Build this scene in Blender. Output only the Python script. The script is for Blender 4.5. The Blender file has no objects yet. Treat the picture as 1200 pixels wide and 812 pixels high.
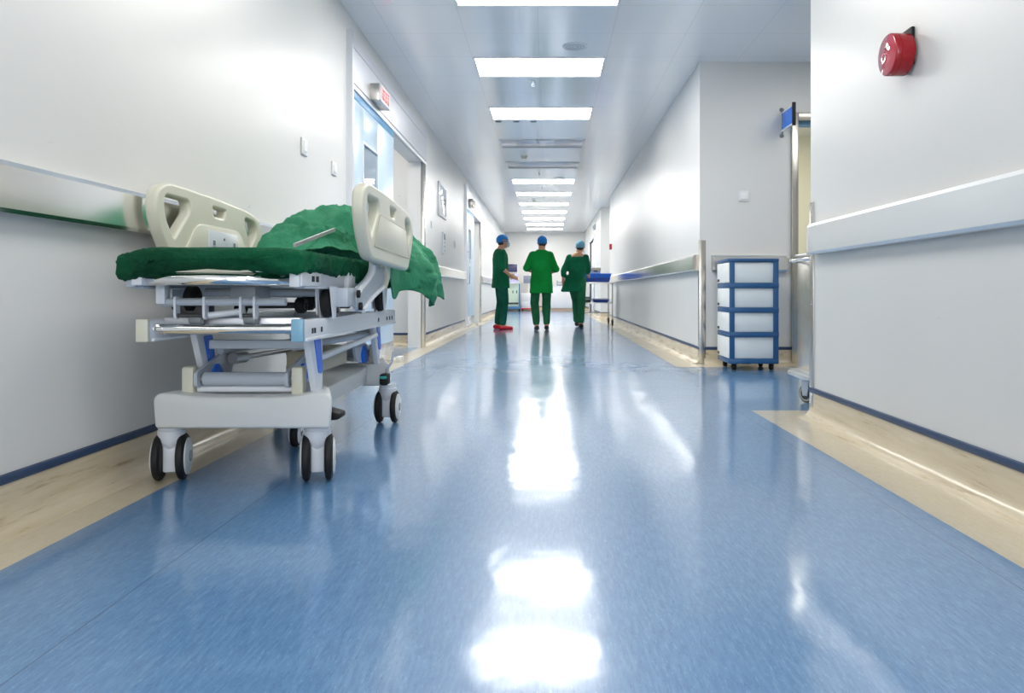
import bpy, bmesh, math, random
from mathutils import Vector, Matrix, noise
random.seed(7)
S = bpy.context.scene
C = S.collection
PI = math.pi
F, CX, CY, HC = 875.0, 641.0, 342.0, 0.67      # focal length in px, vanishing point, eye height

# ------------------------------------------------------------------ materials
def mat(name, col, rough=0.5, metal=0.0, spec=0.5, coat=0.0, emit=None, estr=0.0):
    m = bpy.data.materials.new(name); m.use_nodes = True
    b = m.node_tree.nodes['Principled BSDF']
    b.inputs['Base Color'].default_value = (*col, 1)
    b.inputs['Roughness'].default_value = rough
    b.inputs['Metallic'].default_value = metal
    b.inputs['Specular IOR Level'].default_value = spec
    b.inputs['Coat Weight'].default_value = coat
    if emit:
        b.inputs['Emission Color'].default_value = (*emit, 1)
        b.inputs['Emission Strength'].default_value = estr
    return m
def srgb(r, g, b):
    f = lambda c: ((c/255+0.055)/1.055)**2.4 if c > 10 else c/255/12.92
    return (f(r), f(g), f(b))
def N(m, t, **kw):
    n = m.node_tree.nodes.new(t)
    for k, v in kw.items():
        setattr(n, k, v)
    return n
def L(m, a, b): m.node_tree.links.new(a, b)
def BS(m): return m.node_tree.nodes['Principled BSDF']
def coords(m, scale, out='Object'):
    tc = N(m, 'ShaderNodeTexCoord'); mp = N(m, 'ShaderNodeMapping')
    mp.inputs['Scale'].default_value = scale
    L(m, tc.outputs[out], mp.inputs['Vector']); return mp.outputs['Vector']
def noise_tex(m, vec, scale=1.0, detail=3.0, rough=0.5):
    n = N(m, 'ShaderNodeTexNoise'); n.inputs['Scale'].default_value = scale
    n.inputs['Detail'].default_value = detail; n.inputs['Roughness'].default_value = rough
    L(m, vec, n.inputs['Vector']); return n.outputs['Fac']
def ramp(m, fac, stops):
    r = N(m, 'ShaderNodeValToRGB'); e = r.color_ramp.elements
    while len(e) < len(stops): e.new(0.5)
    for el, (p, c) in zip(e, stops):
        el.position = p; el.color = (*c, 1) if len(c) == 3 else c
    L(m, fac, r.inputs['Fac']); return r.outputs['Color']
def mix(m, fac, a, b, mode='MIX'):
    n = N(m, 'ShaderNodeMix', data_type='RGBA', blend_type=mode)
    if isinstance(fac, (int, float)): n.inputs[0].default_value = fac
    else: L(m, fac, n.inputs[0])
    for sock, v in ((n.inputs[6], a), (n.inputs[7], b)):
        if isinstance(v, tuple): sock.default_value = (*v[:3], 1)
        else: L(m, v, sock)
    return n.outputs[2]
def bump(m, h, strength, dist=0.01, prev=None):
    n = N(m, 'ShaderNodeBump'); n.inputs['Strength'].default_value = strength
    n.inputs['Distance'].default_value = dist
    L(m, h, n.inputs['Height'])
    if prev is not None: L(m, prev, n.inputs['Normal'])
    return n.outputs['Normal']
def math_n(m, op, a, b=None, c=None):
    n = N(m, 'ShaderNodeMath', operation=op)
    for i, v in enumerate((a, b, c)):
        if v is None: continue
        if isinstance(v, (int, float)): n.inputs[i].default_value = v
        else: L(m, v, n.inputs[i])
    return n.outputs[0]

M = {}
# painted wall: off white, faint mottling, a few grey scuffs low down
m = M['wall'] = mat('wall_paint', (0.78, 0.785, 0.77), 0.34, spec=0.4)
v = coords(m, (1, 1, 1))
c1 = ramp(m, noise_tex(m, v, 0.9, 4), [(0.3, (0.70, 0.692, 0.664)), (0.7, (0.73, 0.722, 0.696))])
sc = N(m, 'ShaderNodeTexNoise'); sc.inputs['Scale'].default_value = 1.0; sc.inputs['Detail'].default_value = 5
L(m, coords(m, (14, 9, 34)), sc.inputs['Vector'])
spots = ramp(m, sc.outputs['Fac'], [(0.70, (0, 0, 0)), (0.76, (1, 1, 1))])
area = ramp(m, noise_tex(m, v, 2.2, 2), [(0.5, (0, 0, 0)), (0.62, (0.55, 0.55, 0.55))])
L(m, mix(m, mix(m, 1.0, spots, area, 'MULTIPLY'), c1, (0.42, 0.42, 0.40)), BS(m).inputs['Base Color'])
L(m, bump(m, noise_tex(m, v, 3.0, 2), 0.12, 0.01), BS(m).inputs['Normal'])
# glossy metal ceiling panels with seams
m = M['ceiling'] = mat('ceiling_panel', (0.86, 0.87, 0.88), 0.3, spec=0.8, coat=1.0)
BS(m).inputs['Coat IOR'].default_value = 1.75; BS(m).inputs['Coat Roughness'].default_value = 0.14
tc = N(m, 'ShaderNodeTexCoord'); sp = N(m, 'ShaderNodeSeparateXYZ'); L(m, tc.outputs['Object'], sp.inputs[0])
def seam(axis, off, period, w):
    t = math_n(m, 'PINGPONG', math_n(m, 'ADD', sp.outputs[axis], off), period/2)
    return math_n(m, 'LESS_THAN', t, w)
sm = math_n(m, 'MAXIMUM', seam('X', 0.07+6.1, 0.61, 0.0025), seam('Y', 12.2-5.56, 0.61, 0.003))
col = ramp(m, noise_tex(m, coords(m, (0.6, 1.6, 1)), 1.0, 2), [(0.3, (0.86, 0.87, 0.88)), (0.7, (0.90, 0.905, 0.91))])
L(m, mix(m, sm, col, (0.70, 0.71, 0.73)), BS(m).inputs['Base Color'])
L(m, bump(m, noise_tex(m, coords(m, (2.5, 1.6, 1)), 1.0, 2), 0.35, 0.012), BS(m).inputs['Normal'])
# linoleum
def lino(name, base, light, dark, amt):
    m = mat(name, base, 0.42, spec=0.7, coat=1.0)
    BS(m).inputs['Coat IOR'].default_value = 1.58
    vv = coords(m, (250, 50, 1))
    n1 = noise_tex(m, vv, 1.0, 2, 0.6)
    cc = ramp(m, n1, [(0.30, dark), (0.40, base), (0.60, base), (0.70, light)])
    n2 = noise_tex(m, coords(m, (120, 16, 1)), 1.0, 3)
    cc = mix(m, amt, cc, ramp(m, n2, [(0.35, dark), (0.5, base), (0.68, light)]))
    big = noise_tex(m, coords(m, (0.7, 0.5, 1)), 1.0, 2)
    cc = mix(m, 0.3, cc, ramp(m, big, [(0.3, dark), (0.7, light)]), 'SOFT_LIGHT')
    # thin scratches and the welded seams of the sheets
    tc = N(m, 'ShaderNodeTexCoord'); sp = N(m, 'ShaderNodeSeparateXYZ'); L(m, tc.outputs['Object'], sp.inputs[0])
    t = math_n(m, 'PINGPONG', math_n(m, 'ADD', sp.outputs['X'], 0.93+10.0), 1.0)
    cc = mix(m, math_n(m, 'MULTIPLY', math_n(m, 'LESS_THAN', t, 0.0022), 0.6), cc, tuple(x*0.45 for x in dark))
    L(m, cc, BS(m).inputs['Base Color'])
    r = N(m, 'ShaderNodeMapRange'); r.inputs['To Min'].default_value = 0.07; r.inputs['To Max'].default_value = 0.18
    L(m, noise_tex(m, coords(m, (1.3, 1.0, 1)), 1.0, 4), r.inputs['Value']); L(m, r.outputs[0], BS(m).inputs['Coat Roughness'])
    b1 = bump(m, noise_tex(m, coords(m, (3.4, 2.0, 1)), 1.0, 3), 0.40, 0.012)
    b2 = bump(m, noise_tex(m, coords(m, (420, 260, 1)), 1.0, 1), 0.05, 0.002, b1)
    L(m, b2, BS(m).inputs['Normal']); L(m, b1, BS(m).inputs['Coat Normal'])
    return m
M['blue_floor'] = lino('blue_linoleum', srgb(88, 134, 174), srgb(128, 166, 196), srgb(60, 104, 150), 0.32)
M['beige_floor'] = lino('beige_linoleum', srgb(206, 195, 172), srgb(216, 207, 188), srgb(188, 174, 148), 0.3)
m = M['cove'] = mat('beige_cove', srgb(205, 188, 158), 0.22)
d = noise_tex(m, coords(m, (9, 2.2, 26)), 1.0, 6, 0.65)
L(m, ramp(m, d, [(0.26, srgb(150, 128, 92)), (0.42, srgb(204, 190, 162)), (0.7, srgb(218, 206, 182))]), BS(m).inputs['Base Color'])
M['strip'] = mat('blue_rubber_strip', srgb(42, 64, 98), 0.4)
def brushed(name, col, rough, axis):
    m = mat(name, col, rough, 1.0)
    s = [500, 500, 500]; s[axis] = 6
    n = noise_tex(m, coords(m, tuple(s)), 1.0, 2)
    r = N(m, 'ShaderNodeMapRange'); r.inputs['To Min'].default_value = rough-0.02; r.inputs['To Max'].default_value = rough+0.02
    L(m, n, r.inputs['Value']); L(m, r.outputs[0], BS(m).inputs['Roughness'])
    return m
M['steel_y'] = brushed('brushed_steel_along', (0.84, 0.84, 0.83), 0.17, 1)
M['steel_soft'] = brushed('matt_brushed_steel', (0.80, 0.80, 0.79), 0.40, 1)
M['steel_x'] = brushed('brushed_steel_across', (0.74, 0.73, 0.70), 0.28, 0)
M['steel_z'] = brushed('brushed_steel_upright', (0.50, 0.475, 0.43), 0.26, 2)
M['chrome'] = mat('chrome', (0.86, 0.86, 0.85), 0.06, 1.0)
M['alu'] = mat('satin_aluminium', (0.66, 0.67, 0.71), 0.38, 0.85)
M['panel_emit'] = mat('light_diffuser', (0.9, 0.9, 0.9), 0.5, emit=(1.0, 0.975, 0.93), estr=7.5)
M['panel_off'] = mat('unlit_diffuser', (0.55, 0.57, 0.64), 0.12, spec=0.8)
M['white_frame'] = mat('white_enamel', (0.82, 0.82, 0.82), 0.35)
M['white_plastic'] = mat('white_plastic', (0.74, 0.74, 0.73), 0.35)
M['cover'] = mat('pale_grey_moulding', srgb(204, 206, 205), 0.38)
M['grey_paint'] = mat('grey_enamel', srgb(176, 184, 194), 0.32)
M['light_paint'] = mat('light_grey_enamel', srgb(216, 220, 226), 0.3)
M['beige_plastic'] = mat('beige_plastic', srgb(212, 210, 192), 0.36)
M['beige_dark'] = mat('beige_board', srgb(178, 172, 150), 0.45)
M['black'] = mat('black_rubber', (0.010, 0.010, 0.011), 0.55, spec=.3)
M['dark'] = mat('dark_grey', (0.05, 0.05, 0.055), 0.4)
M['hub'] = mat('wheel_hub', srgb(208, 212, 214), 0.3)
M['hub_dark'] = mat('hub_cap', srgb(120, 126, 130), 0.3)
M['blue_part'] = mat('royal_blue_plastic', srgb(22, 108, 224), 0.35)
M['blue_cap'] = mat('sky_blue_cap', srgb(126, 172, 196), 0.35)
M['teal'] = mat('teal_plastic', srgb(40, 165, 160), 0.4)
M['navy'] = mat('blue_plastic', srgb(34, 84, 130), 0.4)
M['drawer'] = mat('translucent_drawer', srgb(214, 220, 222), 0.28)
M['drawer_white'] = mat('drawer_front', srgb(238, 238, 234), 0.35)
M['door_blue'] = mat('pale_blue_door', srgb(200, 220, 236), 0.28)
M['door_edge'] = mat('door_edge_blue', srgb(64, 140, 186), 0.35)
M['glass'] = mat('door_glass', srgb(150, 165, 178), 0.05, spec=0.8)
M['red'] = mat('red_plastic', srgb(160, 8, 26), 0.22)
M['red_face'] = mat('red_gloss', srgb(196, 44, 66), 0.08, spec=0.8, coat=1.0)
M['gloss_white'] = mat('gloss_white', (.9, .9, .9), .06, spec=1.0, coat=1.0)
M['led'] = mat('red_led', (0.8, 0.05, 0.05), 0.4, emit=(1.0, 0.12, 0.12), estr=2.2)
M['led_back'] = mat('led_window', srgb(120, 30, 34), 0.3)
M['sign_blue'] = mat('sign_blue', srgb(52, 130, 238), 0.3)
M['tray'] = mat('blue_tray', srgb(34, 112, 226), 0.3)
M['tray_dark'] = mat('dark_blue_tray', srgb(16, 66, 166), 0.3)
M['cream'] = mat('cream_wall', srgb(236, 233, 216), 0.5)
M['screen'] = mat('dark_screen', srgb(58, 58, 92), 0.2)
M['screen_grey'] = mat('grey_screen', srgb(130, 134, 150), 0.25)
M['lilac'] = mat('lilac_panel', srgb(196, 192, 226), 0.4)
M['pale_green'] = mat('pale_green_enamel', srgb(206, 224, 204), 0.4)
M['steel_blue'] = mat('steel_blue', srgb(78, 122, 170), 0.4)
M['tan'] = mat('tan_plinth', srgb(196, 170, 144), 0.5)
M['skin'] = mat('skin', srgb(206, 152, 118), 0.5)
M['hair'] = mat('hair', (0.02, 0.018, 0.016), 0.5)
M['cap_blue'] = mat('blue_cap_fabric', srgb(36, 128, 206), 0.8)
M['cap_pale'] = mat('pale_blue_cap_fabric', srgb(122, 176, 200), 0.8)
M['mask'] = mat('mask_fabric', srgb(178, 208, 224), 0.8)
M['shoe_red'] = mat('red_shoe', srgb(226, 24, 54), 0.4)
M['shoe_dark'] = mat('dark_shoe', srgb(40, 36, 44), 0.4)
M['yellow'] = mat('pale_yellow', srgb(204, 198, 150), 0.5)
def cloth(name, base, dark, light, scale=1.0, bs=0.3):
    m = mat(name, base, 0.85, spec=0.2)
    L(m, ramp(m, noise_tex(m, coords(m, (3*scale, 3*scale, 3*scale)), 1.0, 4), [(0.3, dark), (0.5, base), (0.72, light)]), BS(m).inputs['Base Color'])
    b0 = bump(m, noise_tex(m, coords(m, (14*scale, 9*scale, 10*scale)), 1.0, 4, 0.55), bs, 0.02)
    b1 = bump(m, noise_tex(m, coords(m, (46*scale, 30*scale, 34*scale)), 1.0, 5, 0.62), bs, 0.014, b0)
    b2 = bump(m, noise_tex(m, coords(m, (900, 900, 900)), 1.0, 1), 0.06, 0.001, b1)
    L(m, b2, BS(m).inputs['Normal'])
    BS(m).inputs['Sheen Weight'].default_value = 0.25
    BS(m).inputs['Sheen Tint'].default_value = (*light, 1)
    return m
M['sheet'] = cloth('green_sheet', srgb(4, 76, 48), srgb(3, 60, 38), srgb(12, 96, 62), 1.0, .9)
M['drape'] = cloth('green_drape', srgb(56, 132, 98), srgb(40, 114, 80), srgb(90, 160, 124), 1.0, .6)
M['scrub_dark'] = cloth('dark_green_scrubs', srgb(12, 100, 68), srgb(8, 84, 56), srgb(22, 116, 80))
M['scrub_bright'] = cloth('bright_green_scrubs', srgb(8, 140, 56), srgb(6, 122, 48), srgb(18, 156, 70))
M['trousers'] = cloth('teal_green_trousers', srgb(26, 96, 78), srgb(16, 80, 64), srgb(36, 112, 92))
M['trousers_green'] = cloth('green_trousers', srgb(38, 108, 72), srgb(28, 90, 58), srgb(50, 122, 86))

# ------------------------------------------------------------------ mesh builder (world coordinates)
class MB:
    def __init__(s): s.v = []; s.f = []; s.mi = []
    def add(s, verts, faces, mi=0):
        o = len(s.v); s.v += [tuple(x) for x in verts]
        for f in faces: s.f.append([o+i for i in f]); s.mi.append(mi)
        return s
    def bm(s, bm, mi=0):
        bm.verts.index_update()
        s.add([v.co[:] for v in bm.verts], [[v.index for v in f.verts] for f in bm.faces], mi); bm.free(); return s
    def box(s, x0, x1, y0, y1, z0, z1, r=0.0, mi=0, seg=2):
        bm = bmesh.new(); bmesh.ops.create_cube(bm, size=1)
        for v in bm.verts:
            v.co = Vector(((x0+x1)/2+v.co.x*(x1-x0), (y0+y1)/2+v.co.y*(y1-y0), (z0+z1)/2+v.co.z*(z1-z0)))
        r = min(r, 0.49*min(abs(x1-x0), abs(y1-y0), abs(z1-z0)))
        if r > 0: bmesh.ops.bevel(bm, geom=bm.edges[:], offset=r, segments=seg, profile=0.5, affect='EDGES')
        return s.bm(bm, mi)
    def tube(s, pts, r, n=12, mi=0, cap=True):
        pts = [Vector(p) for p in pts]; k = len(pts)
        rr = r if isinstance(r, (list, tuple)) else [r]*k
        ring = []; prev = None
        for i, p in enumerate(pts):
            t = (pts[min(i+1, k-1)]-pts[max(i-1, 0)]).normalized()
            if prev is None:
                a = Vector((0, 0, 1)) if abs(t.z) < 0.9 else Vector((1, 0, 0))
                u = t.cross(a).normalized()
            else:
                u = (prev - t*prev.dot(t)).normalized()
            w = t.cross(u); prev = u
            ring.append([p + (u*math.cos(2*PI*j/n)+w*math.sin(2*PI*j/n))*rr[i] for j in range(n)])
        vs = [q for R in ring for q in R]; fs = []
        for i in range(k-1):
            for j in range(n):
                fs.append([i*n+j, i*n+(j+1) % n, (i+1)*n+(j+1) % n, (i+1)*n+j])
        if cap: fs.append(list(range(n))[::-1]); fs.append([(k-1)*n+j for j in range(n)])
        return s.add(vs, fs, mi)
    def lathe(s, origin, axis, prof, n=24, mi=0):
        # prof: (distance along axis, radius)
        o = Vector(origin); t = Vector(axis).normalized()
        a = Vector((0, 0, 1)) if abs(t.z) < 0.9 else Vector((1, 0, 0))
        u = t.cross(a).normalized(); w = t.cross(u); vs = []; fs = []
        for d, r in prof:
            vs += [o+t*d+(u*math.cos(2*PI*j/n)+w*math.sin(2*PI*j/n))*max(r, 1e-5) for j in range(n)]
        for i in range(len(prof)-1):
            for j in range(n): fs.append([i*n+j, i*n+(j+1) % n, (i+1)*n+(j+1) % n, (i+1)*n+j])
        fs.append(list(range(n))[::-1]); fs.append([(len(prof)-1)*n+j for j in range(n)])
        return s.add(vs, fs, mi)
    def prism(s, poly, plane, a, b, mi=0, r=0.0):
        # poly 2-D; plane 'yz' extrudes in x, 'xz' in y, 'xy' in z
        put = {'yz': lambda p, t: (t, p[0], p[1]), 'xz': lambda p, t: (p[0], t, p[1]), 'xy': lambda p, t: (p[0], p[1], t)}[plane]
        bm = bmesh.new(); n = len(poly)
        A = [bm.verts.new(put(p, a)) for p in poly]; B = [bm.verts.new(put(p, b)) for p in poly]
        bm.faces.new(A); bm.faces.new(B[::-1])
        for i in range(n): bm.faces.new([A[i], B[i], B[(i+1) % n], A[(i+1) % n]])
        bmesh.ops.recalc_face_normals(bm, faces=bm.faces[:])
        if r > 0: bmesh.ops.bevel(bm, geom=bm.edges[:], offset=r, segments=2, profile=0.5, affect='EDGES')
        return s.bm(bm, mi)
    def ball(s, c, rx, ry=None, rz=None, mi=0, n=16):
        ry = ry or rx; rz = rz or rx
        bm = bmesh.new(); bmesh.ops.create_uvsphere(bm, u_segments=n, v_segments=max(6, n*2//3), radius=1)
        for v in bm.verts: v.co = Vector((c[0]+v.co.x*rx, c[1]+v.co.y*ry, c[2]+v.co.z*rz))
        return s.bm(bm, mi)
    def rotz(s, c, ang, start=0):
        ca, sa = math.cos(ang), math.sin(ang)
        for i in range(start, len(s.v)):
            x, y, z = s.v[i]; x -= c[0]; y -= c[1]
            s.v[i] = (c[0]+x*ca-y*sa, c[1]+x*sa+y*ca, z)
        return s
    def build(s, name, mats, parent=None, sharp=38):
        me = bpy.data.meshes.new(name)
        o = Vector((0, 0, 0)) if parent is None else wloc(parent)
        me.from_pydata([(x-o.x, y-o.y, z-o.z) for x, y, z in s.v], [], s.f)
        for mm in (mats if isinstance(mats, (list, tuple)) else [mats]): me.materials.append(M[mm] if isinstance(mm, str) else mm)
        me.polygons.foreach_set('material_index', s.mi)
        bm = bmesh.new(); bm.from_mesh(me); bmesh.ops.recalc_face_normals(bm, faces=bm.faces[:]); bm.to_mesh(me); bm.free()
        me.polygons.foreach_set('use_smooth', [True]*len(me.polygons))
        if sharp: me.set_sharp_from_angle(angle=math.radians(sharp))
        me.update()
        ob = bpy.data.objects.new(name, me); C.objects.link(ob)
        if parent is not None: ob.parent = parent
        return ob
def wloc(o):
    p = Vector((0, 0, 0))
    while o is not None: p += o.location; o = o.parent
    return p
def tag(o, label, cat, group=None):
    o['label'] = label; o['category'] = cat
    if group: o['group'] = group
    return o
def thing(name, label, cat, loc, group=None):
    o = bpy.data.objects.new(name, None); o.empty_display_size = 0.1; C.objects.link(o); o.location = loc
    return tag(o, label, cat, group)
def struct(o): o['kind'] = 'structure'; return o
def px(x, y, Z): return ((x-CX)*Z/F, Z, HC-(y-CY)*Z/F)
def copy_thing(src, loc, label, group=None):
    def cp(o, par):
        c = o.copy(); C.objects.link(c); c.parent = par
        for ch in list(o.children): cp(ch, c)
        return c
    kids = list(src.children); r = src.copy(); C.objects.link(r); r.location = loc; r['label'] = label
    if group: r['group'] = group
    for ch in kids: cp(ch, r)
    return r
def rpoly(pts, rad, n=5):
    out = []; k = len(pts)
    for i, p in enumerate(pts):
        r = rad[i] if isinstance(rad, (list, tuple)) else rad
        p = Vector(p); a = Vector(pts[i-1]); b = Vector(pts[(i+1) % k])
        da = (a-p); db = (b-p); r1 = min(r, da.length*0.49, db.length*0.49)
        A = p+da.normalized()*r1; B = p+db.normalized()*r1
        for j in range(n+1):
            t = j/n; q = A*(1-t)**2+p*2*t*(1-t)+B*t*t; out.append((q.x, q.y))
    return out
def plate_with_holes(outer, holes, depth, bev):
    cu = bpy.data.curves.new('tmp', 'CURVE'); cu.dimensions = '2D'; cu.fill_mode = 'BOTH'
    cu.extrude = max(depth/2-bev, 0.0005); cu.bevel_depth = bev; cu.bevel_resolution = 3; cu.offset = -bev*0.6
    for poly in [outer]+holes:
        sp = cu.splines.new('POLY'); sp.points.add(len(poly)-1)
        for q, p in zip(sp.points, poly): q.co = (p[0], p[1], 0, 1)
        sp.use_cyclic_u = True
    ob = bpy.data.objects.new('tmp', cu); C.objects.link(ob)
    me = bpy.data.meshes.new_from_object(ob.evaluated_get(bpy.context.evaluated_depsgraph_get()))
    vs = [v.co[:] for v in me.vertices]; fs = [list(p.vertices) for p in me.polygons]
    bpy.data.objects.remove(ob); bpy.data.curves.remove(cu); bpy.data.meshes.remove(me)
    return vs, fs
def remeshed(mb, voxel, smooth=4, disp=None):
    me = bpy.data.meshes.new('t'); me.from_pydata(mb.v, [], mb.f); me.update()
    bm = bmesh.new(); bm.from_mesh(me); bmesh.ops.recalc_face_normals(bm, faces=bm.faces[:]); bm.to_mesh(me); bm.free()
    ob = bpy.data.objects.new('t', me); C.objects.link(ob)
    r = ob.modifiers.new('r', 'REMESH'); r.mode = 'VOXEL'; r.voxel_size = voxel
    if smooth:
        sm_ = ob.modifiers.new('s', 'SMOOTH'); sm_.iterations = smooth; sm_.factor = 0.5
    m2 = bpy.data.meshes.new_from_object(ob.evaluated_get(bpy.context.evaluated_depsgraph_get()))
    out = MB(); vs = [v.co.copy() for v in m2.vertices]
    if disp: vs = [disp(v, m2.vertices[i].normal) for i, v in enumerate(vs)]
    out.add(vs, [list(p.vertices) for p in m2.polygons])
    bpy.data.objects.remove(ob); bpy.data.meshes.remove(me); bpy.data.meshes.remove(m2)
    return out

# ------------------------------------------------------------------ room shell
XL, XR, YB, YE, ZC = -1.52, 1.42, -5.0, 26.8, 2.805
T = 0.15
D1 = (7.35, 9.0, 2.25); D2 = (15.35, 16.75, 2.25)
w = MB()
y = YB
for a, b, h in (D1, D2):
    w.box(XL-T, XL, y, a, 0, ZC); w.box(XL-T, XL, a, b, h, ZC); y = b
w.box(XL-T, XL, y, YE, 0, ZC)
struct(w.build('wall_left', 'wall'))
struct(MB().box(XR, XR+T, YB, 4.02, 0, ZC).box(XR+T, 4.2, 3.87, 4.02, 0, ZC).build('wall_right', 'wall'))
AD = (2.32, 3.6, 2.27)
struct(MB().box(XR+T, AD[0], 6.94, 6.94+T, 0, ZC).box(AD[0], AD[1], 6.94, 6.94+T, AD[2], ZC).box(AD[1], 4.2, 6.94, 6.94+T, 0, ZC)
       .box(4.2, 4.35, 3.87, 10.4, 0, ZC).build('wall_alcove', 'wall'))
struct(MB().box(XR, XR+T, 6.94, 16.9, 0, ZC).box(XR+T, 2.7, 16.75, 16.9, 0, ZC).box(2.7, 2.85, 16.75, 19.05, 0, ZC).build('wall_right_middle', 'wall'))
DR = (21.3, 23.6, 2.2)
struct(MB().box(1.36, 2.7, 18.9, 19.05, 0, ZC).box(1.36, 1.51, 19.05, DR[0], 0, ZC).box(1.36, 1.51, DR[0], DR[1], DR[2], ZC)
       .box(1.36, 1.51, DR[1], YE, 0, ZC).build('wall_right_far', 'wall'))
struct(MB().box(-1.67, 1.6, YE, YE+T, 0, ZC).build('wall_end', 'wall'))
struct(MB().box(-1.67, 1.57, YB-T, YB, 0, ZC).build('wall_behind', 'wall'))
# rooms seen through the open doorways
struct(MB().box(-4.5, XL-T, 9.30, 9.42, 0, ZC).box(-4.5, XL-T, 6.3, 6.42, 0, ZC).box(-4.6, -4.5, 6.3, 9.42, 0, ZC).build('wall_theatre', 'wall'))
struct(MB().box(-4.5, XL-T, 17.0, 17.12, 0, ZC).box(-4.5, XL-T, 14.3, 14.42, 0, ZC).box(-4.6, -4.5, 14.3, 17.12, 0, ZC).build('wall_side_room', 'wall'))
struct(MB().box(1.57, 4.2, 10.25, 10.4, 0, ZC).box(2.0, 2.1, 7.09, 10.25, 0, ZC).build('wall_store_room', 'cream'))
struct(MB().box(1.51, 3.6, 20.9, 21.0, 0, ZC).box(1.51, 3.6, 23.9, 24.0, 0, ZC).box(3.5, 3.6, 21.0, 23.9, 0, ZC).build('wall_far_room', 'wall'))
# ceiling
struct(MB().box(-4.6, 4.35, YB-T, YE+T, ZC, ZC+0.1).build('ceiling', 'ceiling'))
# floor: blue field and beige borders, one sheet
fl = MB()
xs = [-4.6, XL-0.02, -1.315, 1.155, XR+0.02, 1.62, 4.35]
ys = [YB-T, 4.22, 6.66, 6.96, 16.9, 18.9, 26.45, YE+T]
for i in range(len(xs)-1):
    for j in range(len(ys)-1):
        xm = (xs[i]+xs[i+1])/2; ym = (ys[j]+ys[j+1])/2
        be = (XL-0.03 < xm < -1.315) or ym > 26.45
        if 1.155 < xm: be = be or not (4.22 < ym < 6.66)
        if xm > 1.5 and ym > 6.96: be = False
        if xm < XL-0.02: be = False
        fl.box(xs[i], xs[i+1], ys[j], ys[j+1], -0.1, 0.0, mi=1 if be else 0)
struct(fl.build('floor', ['blue_floor', 'beige_floor']))

# coved base with blue rubber strip on top
def cove(name, along, pos, sgn, segs):
    prof = [(0, 0.132), (0.005, 0.132), (0.006, 0.055)]
    for k in range(1, 7):
        a = k/7*PI/2; prof.append((0.006+0.05*(1-math.cos(a)), 0.055-0.052*math.sin(a)))
    prof += [(0.065, 0.0025), (0.075, 0.0), (0, 0)]
    mb = MB(); st = MB()
    for a, b in segs:
        if along == 'y':
            mb.prism([(pos+sgn*p, z) for p, z in prof], 'xz', a, b)
            st.prism([(pos, .131), (pos+sgn*.009, .133), (pos+sgn*.013, .146), (pos+sgn*.009, .158), (pos, .16)], 'xz', a, b)
        else:
            mb.prism([(pos+sgn*p, z) for p, z in prof], 'yz', a, b)
            st.prism([(pos, .131), (pos+sgn*.009, .133), (pos+sgn*.013, .146), (pos+sgn*.009, .158), (pos, .16)], 'yz', a, b)
    o = struct(mb.build(name, 'cove', sharp=30)); st.build('blue_strip', 'strip', o)
cove('baseboard_left', 'y', XL, 1, [(YB, D1[0]), (D1[1]+0.09, D2[0]), (D2[1]+0.09, YE)])
cove('baseboard_right', 'y', XR, -1, [(YB, 4.02)])
cove('baseboard_right_middle', 'y', XR, -1, [(6.94, 16.9)])
cove('baseboard_right_far', 'y', 1.36, -1, [(19.0, DR[0]-0.08), (DR[1]+0.08, YE)])
cove('baseboard_alcove', 'x', 6.94, -1, [(1.46, AD[0]-0.03)])
cove('baseboard_recess', 'x', 18.9, -1, [(1.36, 2.7)])
cove('baseboard_theatre', 'x', 9.30, -1, [(-4.5, XL-T)])
cove('baseboard_side_room', 'x', 17.0, -1, [(-4.5, XL-T)])
cove('baseboard_end', 'x', YE, -1, [(-1.5, 1.36)])

# ------------------------------------------------------------------ crash rails and corner guards
def rail(along, pos, sgn, a, b, z0, z1, label, matn):
    prof = [(0, z0+.018), (.012, z0+.006), (.012, z0), (.046, z0), (.052, z0+.012), (.052, z1-.02), (.04, z1-.004), (.02, z1), (0, z1)]
    o = MB().prism([(pos+sgn*p, z) for p, z in prof], 'xz' if along == 'y' else 'yz', a, b).build('crash_rail', matn, sharp=25)
    for q0, q1 in ((a-0.004, a), (b, b+0.004)):
        if q0 > 0: MB().prism([(pos+sgn*p*1.04, z) for p, z in prof], 'xz' if along == 'y' else 'yz', q0, q1).build('end_cap', 'steel_z', o)
    tag(o, label, 'wall rail')
rail('y', XL, 1, YB+0.1, 5.5, .886, 1.034, 'long brushed steel crash rail on left wall behind the stretcher', 'steel_y')
rail('y', XL, 1, 9.95, 13.55, .886, 1.034, 'steel crash rail on left wall between the two sliding doors', 'steel_y')
rail('y', XL, 1, 17.0, 25.5, .886, 1.034, 'steel crash rail on left wall behind the person with red shoes', 'steel_y')
rail('y', XR, -1, YB+0.1, 3.93, .866, 1.03, 'brushed steel crash rail on near right wall below the red alarm', 'steel_soft')
rail('y', XR, -1, 7.0, 16.6, .866, 1.02, 'shiny steel crash rail on right wall beyond the tall corner guard', 'steel_y')
rail('x', 6.94, -1, 1.53, 2.22, .86, 1.01, 'short steel crash rail on alcove wall behind the drawer tower', 'steel_x')
def guard(x, y, dy, label):
    t = 0.006
    mb = MB().prism([(x-t, y+dy*t), (x-t, y-dy*0.055), (x, y-dy*0.055), (x, y), (x+0.055, y), (x+0.055, y+dy*t)], 'xy', 0.004, 1.15, r=0.0015)
    o = mb.build('corner_guard', 'steel_z')
    for z in (0.12, 0.6, 1.08):
        MB().lathe((x-t, y-dy*0.028, z), (-1, 0, 0), [(0, .006), (.0015, .006), (.0025, .003)], 10).build('screw', 'chrome', o)
    tag(o, label, 'corner guard')
guard(XR, 4.02, 1, 'upright steel corner guard at the end of near right wall')
guard(XR, 6.94, -1, 'upright steel corner guard left of the drawer tower')

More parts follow.
